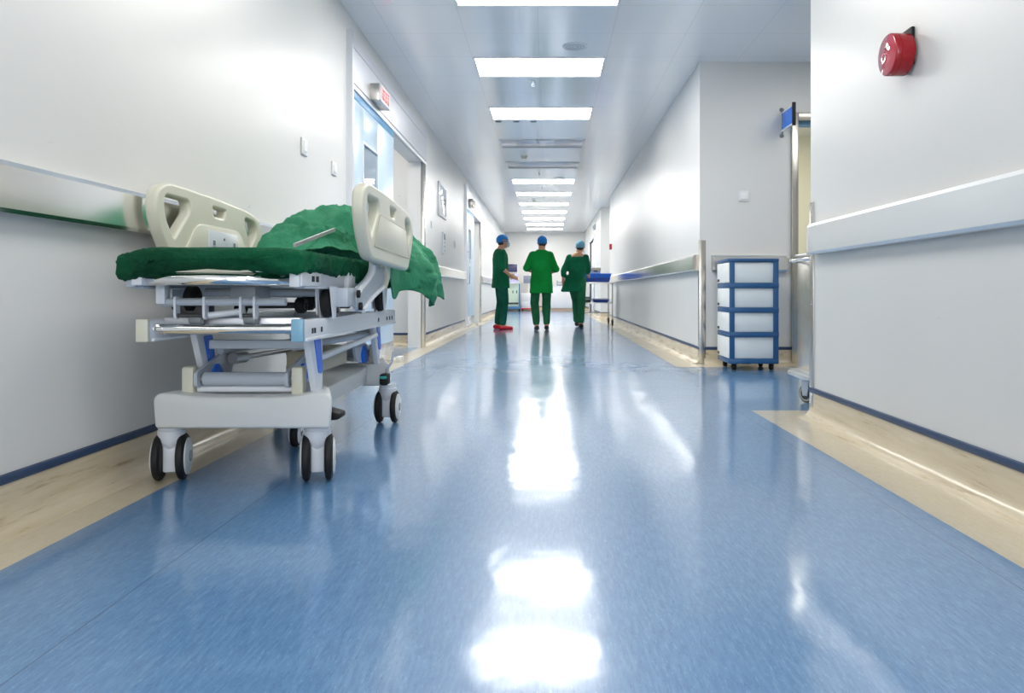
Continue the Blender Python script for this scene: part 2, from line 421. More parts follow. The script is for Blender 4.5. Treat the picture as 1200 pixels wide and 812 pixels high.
# ------------------------------------------------------------------ ceiling lights and fittings
XC = -0.07
def clight(yf, lit, label):
    t = thing('ceiling_light', label, 'light', (XC, yf-0.3, ZC), 'ceiling panel lights')
    x0, x1, y0, y1 = XC-.605, XC+.605, yf-.605, yf
    f = MB()
    for a in ((x0, x1, y0, y0+.018), (x0, x1, y1-.018, y1), (x0, x0+.018, y0+.018, y1-.018), (x1-.018, x1, y0+.018, y1-.018)):
        f.box(*a, ZC-.010, ZC+.002, 0.002)
    f.build('frame', 'white_frame', t)
    MB().box(x0+.018, x1-.018, y0+.018, y1-.018, ZC-.005, ZC+.001, 0.001).build('diffuser', 'panel_emit' if lit else 'panel_off', t)
    return t
ordn = ['nearest lit ceiling panel light, cut by the top of the photo', 'second lit ceiling panel light, just beyond the round speaker', 'third lit ceiling panel light, before the two dark panels',
        'nearer unlit grey ceiling panel light', 'farther unlit grey ceiling panel light', 'lit ceiling panel light first beyond the dark panels', 'lit ceiling panel light second beyond the dark panels',
        'lit ceiling panel light third beyond the dark panels', 'lit ceiling panel light fourth beyond the dark panels', 'lit ceiling panel light third from the end wall',
        'lit ceiling panel light second from the end wall', 'lit ceiling panel light nearest the end wall']
for n in range(12):
    clight(5.56+1.83*n, n not in (3, 4), ordn[n])
def area(x, y, z, sx, sy, power, col=(1, .975, .93), rot=(0, 0, 0)):
    l = bpy.data.lights.new('ceiling_or_fill_lamp', 'AREA'); l.shape = 'RECTANGLE'; l.size = sx; l.size_y = sy; l.energy = power; l.color = col
    o = bpy.data.objects.new('ceiling_or_fill_lamp', l); C.objects.link(o); o.location = (x, y, z); o.rotation_euler = rot
    return o
PW = 7.5*PI*1.17*.57
for n in (-1, -2, -3, -4):                       # the same row of panels carries on behind the viewer
    area(XC, 5.26+1.83*n, ZC-.012, 1.17, .57, PW*.46)
area(2.8, 5.4, ZC-.012, 1.17, .57, PW*.55)         # panel over the alcove
area(-2.9, 8.2, ZC-.012, 1.17, 1.2, PW*1.1)         # rooms behind the doorways
area(-2.9, 15.7, ZC-.012, 1.17, 1.2, PW*1.1)
area(3.0, 8.6, ZC-.012, 1.17, .57, PW*.8, (1, .95, .82))
area(2.6, 22.4, ZC-.012, .57, 1.17, PW*.8)
area(2.1, 17.9, ZC-.012, .5, .5, PW*.35)

area(-.05, YB+.03, 1.5, 2.2, 1.8, 40, (.97, .98, 1.0), (PI/2, 0, 0))   # unseen fill lamp added behind the viewer to even out the light
s = thing('ceiling_speaker', 'round white ceiling speaker between first two lit panels', 'speaker', (.245, 6.49, ZC))
MB().lathe((.245, 6.49, ZC+.001), (0, 0, -1), [(0, .112), (.006, .112), (.011, .104), (.011, .098), (.007, .096), (.007, 0)], 40).build('rim', 'white_plastic', s)
g = MB()
for r in (.03, .055, .08):
    g.lathe((.245, 6.49, ZC-.005), (0, 0, -1), [(0, r), (.004, r), (.004, r-.006), (0, r-.006)], 32)
g.build('grille_ring', 'grey_paint', s)
def sprinkler(x, y, label):
    t = thing('sprinkler', label, 'sprinkler', (x, y, ZC), 'sprinklers')
    MB().lathe((x, y, ZC+.001), (0, 0, -1), [(0, .036), (.004, .034), (.01, .012)], 20).build('rosette', 'white_plastic', t)
    MB().tube([(x, y, ZC-.008), (x, y, ZC-.04)], .007, 8).tube([(x-.012, y, ZC-.038), (x-.014, y, ZC-.055), (x-.004, y, ZC-.068)], .003, 6).tube([(x+.012, y, ZC-.038), (x+.014, y, ZC-.055), (x+.004, y, ZC-.068)], .003, 6).box(x-.014, x+.014, y-.004, y+.004, ZC-.042, ZC-.036).build('head', 'alu', t)
    MB().lathe((x, y, ZC-.066), (0, 0, -1), [(0, .022), (.002, .022)], 16).build('deflector', 'alu', t)
sprinkler(-.142, 7.53, 'small ceiling sprinkler just beyond the second lit panel')
sprinkler(-.13, 10.4, 'small ceiling sprinkler just before the nearer dark panel')
sprinkler(-.14, 13.35, 'small ceiling sprinkler just beyond the dark panels')
sprinkler(-.10, 15.2, 'farthest ceiling sprinkler, amid the far lit panels')
def detector(x, y, label):
    t = thing('smoke_detector', label, 'smoke detector', (x, y, ZC))
    MB().lathe((x, y, ZC+.001), (0, 0, -1), [(0, .055), (.012, .055), (.016, .048)], 24).build('base', 'beige_plastic', t)
    MB().lathe((x, y, ZC-.014), (0, 0, -1), [(0, .042), (.018, .040), (.03, .026), (.033, 0)], 24).build('sensor_head', 'beige_plastic', t)
detector(-.36, 11.75, 'round smoke detector between the two dark ceiling panels')
detector(-.3, 17.4, 'round smoke detector amid the far lit ceiling panels')
for i, xx in enumerate((-.61, -.385, -.17)):
    o = thing('ceiling_slot', ['leftmost', 'middle', 'rightmost'][i]+' small grey slot in the ceiling past the third lit panel', 'vent', (xx, 9.36, ZC), 'small ceiling slots')
    MB().box(xx-.04, xx+.04, 9.32, 9.40, ZC-.004, ZC+.001, .002).build('plate', 'hub_dark', o)
    MB().box(xx-.03, xx+.03, 9.335, 9.35, ZC-.006, ZC-.003).box(xx-.03, xx+.03, 9.365, 9.38, ZC-.006, ZC-.003).build('slat', 'dark', o)
o = thing('ceiling_vent', 'oval grey vent in the ceiling past the dark panels', 'vent', (.225, 14.0, ZC))
MB().lathe((.225, 14.0, ZC+.001), (0, 0, -1), [(0, .10), (.008, .10), (.012, .085)], 28).build('rim', 'grey_paint', o)
MB().lathe((.225, 14.0, ZC-.008), (0, 0, -1), [(0, .07), (.004, .06)], 24).build('cone', 'white_plastic', o)

# ------------------------------------------------------------------ sliding doors on the left
def sliding_door(num, y0, y1, op, handle):
    root = bpy.data.objects.new('door_%d' % num, None); C.objects.link(root); root.location = (XL, y0, 0); struct(root)
    # track housing: hinged cover with a groove under the top ledge, bottom lip
    MB().prism([(XL, 2.24), (XL+.036, 2.24), (XL+.036, 2.27), (XL+.042, 2.275), (XL+.042, 2.535), (XL+.037, 2.541), (XL+.042, 2.547), (XL+.042, 2.62), (XL, 2.64)], 'xz', y0+.03, y1).build('track_housing', 'alu', root, 25)
    MB().prism([(XL+.034, 2.222), (XL+.046, 2.222), (XL+.046, 2.245), (XL+.034, 2.245)], 'xz', y0+.03, y1).build('bottom_lip', 'white_frame', root)
    MB().prism([(XL, 0), (XL+.046, 0), (XL+.046, 2.66), (XL, 2.66)], 'xz', y0-.012, y0+.03).build('end_trim', 'alu', root)
    # leaf, parked in front of the wall beside the opening
    ly0, ly1 = y0+.05, op[0]-.12
    l = MB(); wy0, wy1, wz0, wz1 = ly0+.33, ly0+.83, 1.30, 1.87
    x0, x1 = XL+.004, XL+.033
    l.box(x0, x1, ly0, wy0, .02, 2.16, .002).box(x0, x1, wy1, ly1, .02, 2.16, .002).box(x0, x1, wy0, wy1, .02, wz0, .001).box(x0, x1, wy0, wy1, wz1, 2.16, .001)
    leaf = l.build('leaf', 'door_blue', root)
    MB().box(x0, x1+.001, ly0, ly1, 2.16, 2.225, .002).build('hanger_rail', 'door_edge', leaf)
    MB().box(x0+.004, x1-.012, wy0, wy1, wz0, wz1).build('glass_pane', 'glass', leaf)
    fr = MB()
    for a in ((wy0-.02, wy0, wz0-.02, wz1+.02), (wy1, wy1+.02, wz0-.02, wz1+.02), (wy0, wy1, wz0-.02, wz0), (wy0, wy1, wz1, wz1+.02)):
        fr.box(x1-.002, x1+.005, *a, .001)
    fr.build('window_frame', 'white_frame', leaf)
    MB().box(x1-.002, x1+.003, ly0+.02, ly1-.02, .03, .20, .001).build('kick_plate', 'steel_y', leaf)
    hy = ly1-.16 if handle == 'far' else ly0+.12
    MB().tube([(x1, hy, .82), (x1+.045, hy, .82), (x1+.045, hy, 1.42), (x1, hy, 1.42)], .012, 10).build('pull_handle', 'chrome', leaf)
    MB().box(XL+.07, XL+.13, ly1-.10, ly1+.03, .0, .05, .006).build('floor_guide', 'white_plastic', root)
    # steel jamb and lining of the opening
    MB().box(XL-.05, XL+.042, op[1], op[1]+.10, 0, 2.24, .003).build('jamb', 'steel_z', root)
    MB().box(XL-T-.005, XL-.001, op[1]-.015, op[1]+.001, 0, op[2], 0).box(XL-T-.005, XL-.001, op[0]-.001, op[0]+.015, 0, op[2], 0).box(XL-T-.005, XL-.001, op[0]+.015, op[1]-.015, op[2]-.015, op[2]+.001, 0).build('lining', 'wall', root)
sliding_door(1, 5.67, 9.17, D1, 'far')
sliding_door(2, 13.76, 16.88, D2, 'near')
# lit box signs over the doors
def text_mesh(txt, size, ext):
    cu = bpy.data.curves.new('t', 'FONT'); cu.body = txt; cu.size = size; cu.extrude = ext; cu.align_x = 'CENTER'; cu.align_y = 'CENTER'
    ob = bpy.data.objects.new('t', cu); C.objects.link(ob)
    me = bpy.data.meshes.new_from_object(ob.evaluated_get(bpy.context.evaluated_depsgraph_get()))
    vs = [v.co[:] for v in me.vertices]; fs = [list(p.vertices) for p in me.polygons]
    bpy.data.objects.remove(ob); bpy.data.curves.remove(cu); bpy.data.meshes.remove(me); return vs, fs
def box_sign(yc, zc, lit, label):
    xw = XL+.042
    t = thing('door_sign', label, 'sign', (xw, yc, zc))
    MB().box(xw, xw+.078, yc-.19, yc+.19, zc-.07, zc+.07, .004).build('case', 'steel_z', t)
    f = MB(); xf = xw+.078
    for a in ((yc-.19, yc+.19, zc+.048, zc+.07), (yc-.19, yc+.19, zc-.07, zc-.048), (yc-.19, yc-.155, zc-.048, zc+.048), (yc+.155, yc+.19, zc-.048, zc+.048)):
        f.box(xf-.002, xf+.010, *a, .001)
    f.build('bezel', 'white_frame' if lit else 'steel_z', t)
    MB().box(xf-.001, xf+.003, yc-.16, yc+.16, zc-.05, zc+.05).build('display', 'led_back' if lit else 'dark', t)
    if lit:
        vs, fs = text_mesh('\u624b\u672f\u4e2d', .098, .002)
        MB().add([(xf+.004+z, yc+x, zc+y) for x, y, z in vs], fs).build('lettering', 'led', t)
box_sign(6.43, 2.345, True, 'small boxed sign with red glowing characters on the nearer sliding door header')
box_sign(14.3, 2.36, False, 'small dark boxed sign on the header of the farther sliding door')

# ------------------------------------------------------------------ wall fittings
def switch(xw, yc, zc, w_, h_, label, face='x+'):
    t = thing('light_switch', label, 'switch', {'x+': (xw, yc, zc), 'y-': (xw, yc, zc)}[face])
    if face == 'x+':
        MB().box(xw, xw+.012, yc-w_/2, yc+w_/2, zc-h_/2, zc+h_/2, .004).build('plate', 'white_plastic', t)
        MB().box(xw+.010, xw+.017, yc-w_*.28, yc+w_*.28, zc-h_*.3, zc+h_*.3, .003).build('rocker', 'white_frame', t)
    else:
        MB().box(xw-w_/2, xw+w_/2, yc-.012, yc, zc-h_/2, zc+h_/2, .004).build('plate', 'white_plastic', t)
        MB().box(xw-w_*.36, xw+w_*.36, yc-.017, yc-.010, zc-h_*.33, zc+h_*.33, .003).build('rocker', 'white_frame', t)
switch(XL, 4.66, 1.575, .105, .105, 'square white switch on left wall, nearer of the two before the blue door')
switch(XL, 5.31, 1.545, .11, .095, 'square white switch on left wall close to the blue door frame')
switch(2.25-.42, 6.94, 1.56, .095, .095, 'square white switch on alcove wall above the drawer tower', 'y-')
switch(XL, 9.8, 1.55, .09, .09, 'small white switch on left wall below left of the bright wall panel')
switch(XL, 12.3, 1.45, .09, .12, 'white switch on left wall near the farther sliding door')
t = thing('wall_panel', 'glossy white framed panel on left wall between the sliding doors', 'panel', (XL, 10.75, 1.97))
MB().box(XL, XL+.02, 10.4, 11.15, 1.74, 2.22, .004).build('frame', 'alu', t)
MB().box(XL+.015, XL+.024, 10.44, 11.11, 1.78, 2.18, .002).build('glossy_face', 'gloss_white', t)
t = thing('intercom', 'narrow grey intercom strip on left wall below the glossy panel', 'intercom', (XL, 10.9, 1.38))
MB().box(XL, XL+.025, 10.83, 10.97, 1.22, 1.54, .006).build('case', 'light_paint', t)
for z in (1.27, 1.33, 1.39): MB().lathe((XL+.024, 10.9, z), (1, 0, 0), [(0, .014), (.006, .012)], 12).build('button', 'hub_dark', t)
MB().box(XL+.022, XL+.028, 10.85, 10.95, 1.43, 1.52, .002).build('speaker_grille', 'dark', t)

# round red alarm on the right wall
yc, zc = 2.93, 1.60
t = thing('fire_alarm', 'round red alarm sounder mounted high on the near right wall', 'alarm', (XR, yc, zc))
MB().lathe((XR-.012, yc, zc), (-1, 0, 0), [(0, .079), (.004, .081), (.050, .081), (.0505, .0795), (.053, .0795), (.0535, .081), (.069, .081), (.073, .078)], 48).build('body', 'red', t)
fc = MB().lathe((XR-.085, yc, zc), (-1, 0, 0), [(0, .078), (.0025, .075), (.0035, .060), (.0055, .057), (.0055, 0)], 48).build('face', 'red_face', t)
MB().lathe((XR-.0905, yc+.012, zc-.008), (-1, 0, 0), [(0, .019), (.004, .018), (.004, .013), (.001, .012), (.001, 0)], 28).build('lens', ['red_face'], fc)
MB().lathe((XR-.0912, yc+.012, zc-.008), (-1, 0, 0), [(0, .012), (.001, .011)], 24).build('lens_glass', 'dark', fc)
MB().box(XR-.0925, XR-.0905, yc-.022, yc+.012, zc+.026, zc+.029).build('marking', 'dark', fc)
MB().box(XR-.014, XR, yc-.05, yc+.05, zc-.05, zc+.096, .004).build('back_plate', 'black', t)
# small red alarm button far along the right wall
t = thing('call_point', 'small red alarm box at far end of the right wall', 'alarm', (XR, 16.4, 1.66))
MB().box(XR-.05, XR, 16.33, 16.47, 1.60, 1.72, .006).build('case', 'red', t)
MB().box(XR-.054, XR-.048, 16.36, 16.44, 1.63, 1.69, .002).build('push_plate', 'red_face', t)

# blue flag sign and doorway in the alcove
t = thing('flag_sign', 'blue flag sign projecting from the alcove wall over the doorway', 'sign', (2.18, 6.94, 2.23))
MB().box(2.172, 2.188, 6.60, 6.90, 2.165, 2.315, .003).build('panel', 'sign_blue', t)
MB().box(2.168, 2.192, 6.60, 6.92, 2.315, 2.328, .002).box(2.168, 2.192, 6.60, 6.92, 2.152, 2.165, .002).build('channel', 'white_frame', t)
MB().box(2.165, 2.195, 6.582, 6.60, 2.14, 2.345, .002).build('end_bar', 'black', t)
MB().tube([(2.18, 6.915, 2.12), (2.18, 6.915, 2.36)], .008, 8).lathe((2.18, 6.94, 2.36), (0, -1, 0), [(0, .02), (.012, .02), (.03, .008)], 12).lathe((2.18, 6.94, 2.12), (0, -1, 0), [(0, .02), (.012, .02), (.03, .008)], 12).build('bracket', 'hub_dark', t)
r_ = bpy.data.objects.new('door_3', None); C.objects.link(r_); r_.location = (AD[0], 6.94, 0); struct(r_)
MB().box(AD[0]-.055, AD[0]+.005, 6.90, 7.10, 0, 2.33, .004).box(AD[1]-.005, AD[1]+.055, 6.90, 7.10, 0, 2.33, .004).box(AD[0]+.005, AD[1]-.005, 6.90, 7.10, 2.255, 2.33, .004).build('frame', 'steel_z', r_)
MB().box(AD[0]+.005, AD[1]-.005, 6.97, 7.03, 2.215, 2.255, .002).build('glazing_bar', 'blue_cap', r_)
t = MB().tube([(2.12, 7.5, 1.0), (2.12, 9.5, 1.0)], .03, 12).build('crash_rail', 'steel_y'); tag(t, 'dark rail on the cream wall seen through the alcove doorway', 'wall rail')
# door on the far right wall
r_ = bpy.data.objects.new('door_4', None); C.objects.link(r_); r_.location = (1.36, DR[0], 0); struct(r_)
MB().box(1.33, 1.52, DR[0]-.08, DR[0], 0, 2.28, .003).box(1.33, 1.52, DR[1], DR[1]+.08, 0, 2.28, .003).box(1.33, 1.52, DR[0], DR[1], 2.20, 2.28, .003).build('frame', 'alu', r_)
lf = MB().box(1.40, 1.44, DR[0], DR[1], .01, 2.2, .003).build('leaf', 'white_frame', r_)
MB().box(1.385, 1.40, DR[0]+.15, DR[0]+.2, .95, 1.25, .004).build('pull_handle', 'chrome', lf)
t = thing('door_sign', 'small grey sign above the far right door', 'sign', (1.36, 20.9, 2.5))
MB().box(1.30, 1.36, 20.8, 21.2, 2.42, 2.56, .004).build('case', 'grey_paint', t)
MB().box(1.296, 1.302, 20.84, 21.16, 2.45, 2.53, .002).build('face', 'dark', t)

# ------------------------------------------------------------------ casters
def caster(root, x, y, D, top, ang, twin=True, name='caster', matf='light_paint', off=0.0, tyre='black'):
    """part = fork, sub-parts = wheels; wheel contact at (x, y)"""
    R = D/2; fw = .024; f = MB()
    f.lathe((x, y-off, top), (0, 0, -1), [(0, .043), (.018, .043), (.02, .046), (.055, .045), (.075, .034), (.098, fw), (.0985, 0)] if twin else [(0, .03), (.02, .03), (.025, .02), (.03, 0)], 24)
    if twin:
        f.box(x-.024, x+.024, y-.030, y+.030, R*.38, top-.06, .008)
        f.box(x-.02, x+.02, y-.018, y+.018, R-.018, R+.018, .006)
    else:
        for sx in (-1, 1):
            f.prism([(y-.045, top-.03), (y+.045, top-.03), (y+.02, R-.02), (y-.02, R-.02)], 'yz', x+sx*.024-.0025, x+sx*.024+.0025)
        f.box(x-.027, x+.027, y-.045, y+.045, top-.034, top-.026, .002)
        f.tube([(x-.03, y, R), (x+.03, y, R)], .008, 10)
    f.rotz((x, y), ang)
    p = f.build(name, matf, root)
    spots = [(-.053, -.024), (.024, .053)] if twin else [(-.017, .017)]
    for a, b in spots:
        wmb = MB(); wd = b-a
        wmb.lathe((x+a, y, R), (1, 0, 0), [(0, R*.78), (.002, R*.90), (.006, R*.97), (wd*.5, R), (wd-.006, R*.97), (wd-.002, R*.90), (wd, R*.78)], 32)
        outer = b if abs(b) >= abs(a) else a
        for sg, e in ((1, b), (-1, a)):
            if twin and e != outer: continue
            wmb.lathe((x+e-sg*.003, y, R), (sg, 0, 0), [(0, R*.80), (.006, R*.78), (.010, R*.66), (.012, R*.3), (.012, 0)], 32, 1)
            wmb.lathe((x+e+sg*.007, y, R), (sg, 0, 0), [(0, R*.26), (.006, R*.22), (.006, 0)], 16, 2)
        wmb.rotz((x, y), ang)
        wmb.build('wheel', [tyre, 'hub', 'hub_dark'], p)
    return p

# ------------------------------------------------------------------ hospital stretcher
G = thing('hospital_stretcher', 'hospital stretcher with green covered mattress and raised beige siderails by the left wall', 'stretcher', (-1.055, 3.2, 0))
GX = -1.055
def side(sx, off): return GX+sx*off
FY, RY = 2.665, 3.83
# base covers (moulded, slightly dished along the top)
def base_cover(name, y0, y1, rear):
    bm = bmesh.new(); n = 24; prof = [(0, .012), (.012, 0), (.108, 0), (.124, .014)]
    mb = MB()
    hw_ = .264 if rear else .312
    x0, x1 = GX-hw_, GX+hw_
    top = lambda x: .318-.012*max(0, 1-(abs(x-GX)/.24)**4)
    xs_ = [x0+(x1-x0)*i/40 for i in range(41)]
    poly = [(x0+.006, .205), (x0+.014, .196), (x1-.014, .196), (x1-.006, .205)]
    c1 = [(x1-.03*(1-math.cos(a)), .289+.03*math.sin(a)) for a in [PI/2*q/6 for q in range(7)]]
    c2 = [(x0+.03*(1-math.cos(a)), .289+.03*math.sin(a)) for a in [PI/2*(6-q)/6 for q in range(7)]]
    poly += c1+[(x, top(x)) for x in xs_[::-1] if x0+.035 < x < x1-.035]+c2
    mb.prism(poly, 'xz', y0, y1)
    def shape(v):
        x, y, z = v; q = (y-y0)/(y1-y0)
        return (GX+(x-GX)*(1-(.25 if rear else .22)*q), y, z)
    mb.v = [shape(v) for v in mb.v]
    bm = bmesh.new(); tm = bpy.data.meshes.new('t'); tm.from_pydata(mb.v, [], mb.f); bm.from_mesh(tm); bpy.data.meshes.remove(tm)
    front = [e for e in bm.edges if abs(e.verts[0].co.y-e.verts[1].co.y) < 1e-6]
    bmesh.ops.bevel(bm, geom=front, offset=.010, segments=3, profile=.5, affect='EDGES', clamp_overlap=True)
    mb = MB(); mb.bm(bm)
    return mb.build(name, 'cover', G, 50)
base_cover('base_cover', 2.585, 2.80, False)
base_cover('base_cover', 3.76, 3.98, True)
MB().prism([(2.80, .205), (3.76, .205), (3.76, .30), (3.62, .285), (2.94, .275), (2.80, .295)], 'yz', GX-.17, GX+.15, r=.012).build('base_beam', 'cover', G)
caster(G, GX-.285, FY, .165, .198, math.radians(14))
caster(G, GX+.237, FY, .165, .198, math.radians(15))
caster(G, GX+.237, RY, .165, .198, math.radians(0))
caster(G, GX-.285, RY, .165, .198, math.radians(20))
caster(G, GX-.035, 3.24, .11, .215, 0.1, twin=False, name='steering_wheel', matf='alu')
MB().box(GX-.13, GX-.05, 3.16, 3.30, .14, .205, .006).build('steering_mount', 'dark', G)
# pedals
p = MB().prism([(-.79, .21), (-.745, .214), (-.738, .222), (-.74, .236), (-.79, .25)], 'xz', 2.66, 2.74, r=.004).build('brake_pedal', 'black', G)
p = MB().box(-.832, -.790, 3.70, 3.775, .205, .262, .010).build('brake_pedal', 'black', G)
MB().box(-.828, -.794, 3.695, 3.76, .238, .252, .005).build('pedal_inlay', 'teal', p)
MB().tube([(-.812, 3.775, .255), (-.806, 3.74, .285), (-.785, 3.73, .305), (-.772, 3.72, .32), (-.765, 3.71, .375)], .006, 8).build('release_lever', 'light_paint', G)
# ears and lift arms at both ends
for ye, d in ((2.64, 1), (3.80, -1)):
    for sx, xo in ((-1, .218), (1, .170)):
        xa = side(sx, xo)
        MB().box(xa-.022, xa+.022, ye, ye+.05, .30, .405, .010).build('pivot_block', 'beige_plastic', G)
        xi = xa-sx*.034
        y0 = ye+.025
        poly = rpoly([(y0-d*.035, .385), (y0-d*.035, .335), (y0+d*.07, .312), (y0+d*.24, .335), (y0+d*.285, .41), (y0+d*.25, .447), (y0+d*.17, .437)], .015)
        a_ = MB().prism(poly, 'yz', xi-.006, xi+.006).build('lift_arm', 'grey_paint', G)
        MB().lathe((xi+sx*.005, y0, .36), (sx, 0, 0), [(0, .016), (.012, .016), (.014, .008)], 14).lathe((xi-sx*.005, y0, .36), (-sx, 0, 0), [(0, .016), (.01, .014)], 14).build('pivot_bolt', 'hub_dark', a_)
        MB().prism(rpoly([(y0+d*.07, .315), (y0+d*.14, .318), (y0+d*.165, .36), (y0+d*.12, .41), (y0+d*.075, .375)], .02), 'yz', xi-.012, xi+.016).build('blue_stop', 'blue_part', a_)
    yt = ye+.035
    MB().tube([(GX-.17, yt, .358), (GX+.13, yt, .358)], .025, 20).build('torsion_tube', 'grey_paint', G)
    MB().tube([(GX-.19, yt-.01, .323), (GX+.15, yt-.01, .323)], .011, 12).build('tie_rod', 'light_paint', G)
# inclined legs with blue inlays, four of them
for ya, yb_, sx, xa in ((2.56, 2.72, 1, -.829), (2.66, 2.80, -1, -1.262), (3.66, 3.80, 1, -.862), (3.66, 3.80, -1, -1.262)):
    l_ = MB().prism([(ya, .52), (yb_, .52), (yb_, .305), (ya+.10, .305)], 'yz', xa-.012, xa+.012, r=.003).build('frame_leg', 'light_paint', G)
    MB().prism(rpoly([(ya+.055, .510), (ya+.125, .510), (ya+.155, .39), (ya+.14, .375), (ya+.105, .38)], .012), 'yz', xa+.011, xa+.015).build('blue_inlay', 'blue_part', l_)
for yb in (2.67, 3.74):
    MB().box(GX-.155, GX+.21, yb, yb+.03, .466, .498, .004).build('cross_bar', 'grey_paint', G)
# hydraulic rams running along the middle
MB().tube([(GX-.15, 2.86, .415), (GX-.13, 2.93, .415)], .022, 14).tube([(GX-.13, 2.93, .415), (GX+.02, 3.35, .43)], .010, 10).build('hydraulic_ram', 'alu', G)
MB().box(GX-.03, GX+.12, 3.1, 3.5, .335, .425, .012).build('pump_unit', 'beige_dark', G)
MB().tube([(GX+.03, 3.02, .445), (GX+.16, 3.72, .46)], .016, 12).build('lift_strut', 'light_paint', G)
MB().tube([(GX+.17, 2.78, .41), (GX+.20, 3.72, .455)], .014, 12).build('lift_strut', 'light_paint', G)
MB().tube([(GX-.17, 2.80, .45), (GX-.17, 3.72, .43)], .014, 12).build('lift_strut', 'grey_paint', G)
# lower frame: two C beams, chrome end bars
for sx in (-1, 1):
    xo = .250
    xa = side(sx, xo)
    b = MB().box(xa-.020, xa+.020, 2.42, 3.86, .512, .578, .003).box(xa-.026, xa+.026, 2.43, 3.85, .508, .519, .002).build('frame_beam', 'light_paint', G)
    h = MB()
    for yy in (2.50, 2.525, 2.60, 3.48, 3.66, 3.72, 3.78):
        h.box(xa+sx*.019, xa+sx*.0215, yy-.008, yy+.008, .531, .549)
    h.build('slot', 'black', b)
    MB().box(xa-.020, xa+.020, 2.402, 2.420, .508, .582, .004).build('end_cap', 'blue_cap' if sx > 0 else 'beige_plastic', b)
MB().tube([(GX-.235, 2.45, .548), (GX+.235, 2.45, .548)], .0165, 18).tube([(GX-.228, 2.45, .548), (GX-.20, 2.45, .548)], .018, 14).tube([(GX+.20, 2.45, .548), (GX+.228, 2.45, .548)], .018, 14).build('end_bar', 'chrome', G)
MB().box(GX-.23, GX+.23, 2.50, 2.53, .545, .585, .006).build('cross_bar', 'alu', G)
MB().box(GX-.23, GX+.23, 3.80, 3.83, .53, .57, .006).build('cross_bar', 'alu', G)
# tilting sub-frame above the beams: grey cross tubes with hangers and rollers
MB().tube([(GX-.215, 2.46, .637), (GX+.195, 2.46, .637)], .013, 14).build('cross_tube', 'grey_paint', G)
MB().tube([(GX-.20, 2.75, .668), (GX+.25, 2.75, .668)], .016, 14).build('cross_tube', 'grey_paint', G)
MB().tube([(GX-.21, 3.35, .660), (GX+.25, 3.35, .660)], .016, 14).build('cross_tube', 'grey_paint', G)
MB().tube([(GX-.21, 3.05, .615), (GX+.25, 3.05, .615)], .013, 14).build('cross_tube', 'dark', G)
MB().box(GX-.225, GX-.195, 2.44, 2.48, .63, .70, .004).build('hanger', 'light_paint', G)
for xo in (-.165, -.07, .05, .095):
    MB().prism(rpoly([(2.445, .655), (2.475, .655), (2.475, .585), (2.455, .578), (2.445, .59)], .006), 'yz', GX+xo-.004, GX+xo+.004).build('hanger', 'light_paint', G)
MB().tube([(GX-.165, 2.46, .592), (GX-.07, 2.46, .592)], .007, 10).tube([(GX+.05, 2.46, .592), (GX+.095, 2.46, .592)], .007, 10).build('hanger_pin', 'dark', G)
for xo in (-.105, .075):
    MB().lathe((GX+xo-.02, 2.47, .578), (1, 0, 0), [(0, .014), (.006, .017), (.034, .017), (.04, .014)], 16).build('roller', 'hub_dark', G)
MB().tube([(GX-.065, 2.47, .592), (GX+.045, 2.50, .606)], .011, 12).build('link_rod', 'light_paint', G)
MB().box(GX-.05, GX+.04, 2.60, 2.75, .64, .69, .006).build('tilt_bracket', 'grey_paint', G)
for xo, yy, zz, rr in ((-.155, 2.55, .645, .045), (.10, 3.0, .640, .045), (-.02, 2.62, .608, .02), (.14, 2.78, .62, .03)):
    MB().lathe((GX+xo-.018, yy, zz), (1, 0, 0), [(0, rr*.8), (.006, rr), (.03, rr), (.036, rr*.8)], 22).lathe((GX+xo+.018, yy, zz), (1, 0, 0), [(0, rr*.35), (.006, rr*.3)], 14).build('roller', 'black', G)
MB().box(GX-.19, GX-.10, 2.53, 2.60, .585, .640, .006).build('motor_box', 'dark', G)
MB().tube([(GX+.18, 2.95, .60), (GX+.235, 2.95, .60)], .014, 10).tube([(GX+.20, 2.95, .60), (GX+.20, 3.02, .604)], .008, 8).build('latch', 'hub_dark', G)
# side guide wheels held between tapering prongs
for yy in (2.68, 3.52):
    xa = GX+.268
    r_ = MB().prism([(yy-.05, .69), (yy-.005, .69), (yy-.03, .59), (yy-.042, .59)], 'yz', xa-.030, xa-.024).prism([(yy-.05, .69), (yy+.035, .69), (yy+.012, .575), (yy-.012, .575)], 'yz', xa+.02, xa+.026).prism([(yy-.05, .69), (yy+.035, .69), (yy+.012, .575), (yy-.012, .575)], 'yz', xa-.026, xa-.02).build('guide_fork', 'light_paint', G)
    MB().lathe((xa-.015, yy, .632), (1, 0, 0), [(0, .045), (.006, .053), (.024, .053), (.03, .045)], 28).lathe((xa+.014, yy, .632), (1, 0, 0), [(0, .02), (.004, .018)], 16, 1).build('guide_wheel', ['black', 'hub_dark'], r_)
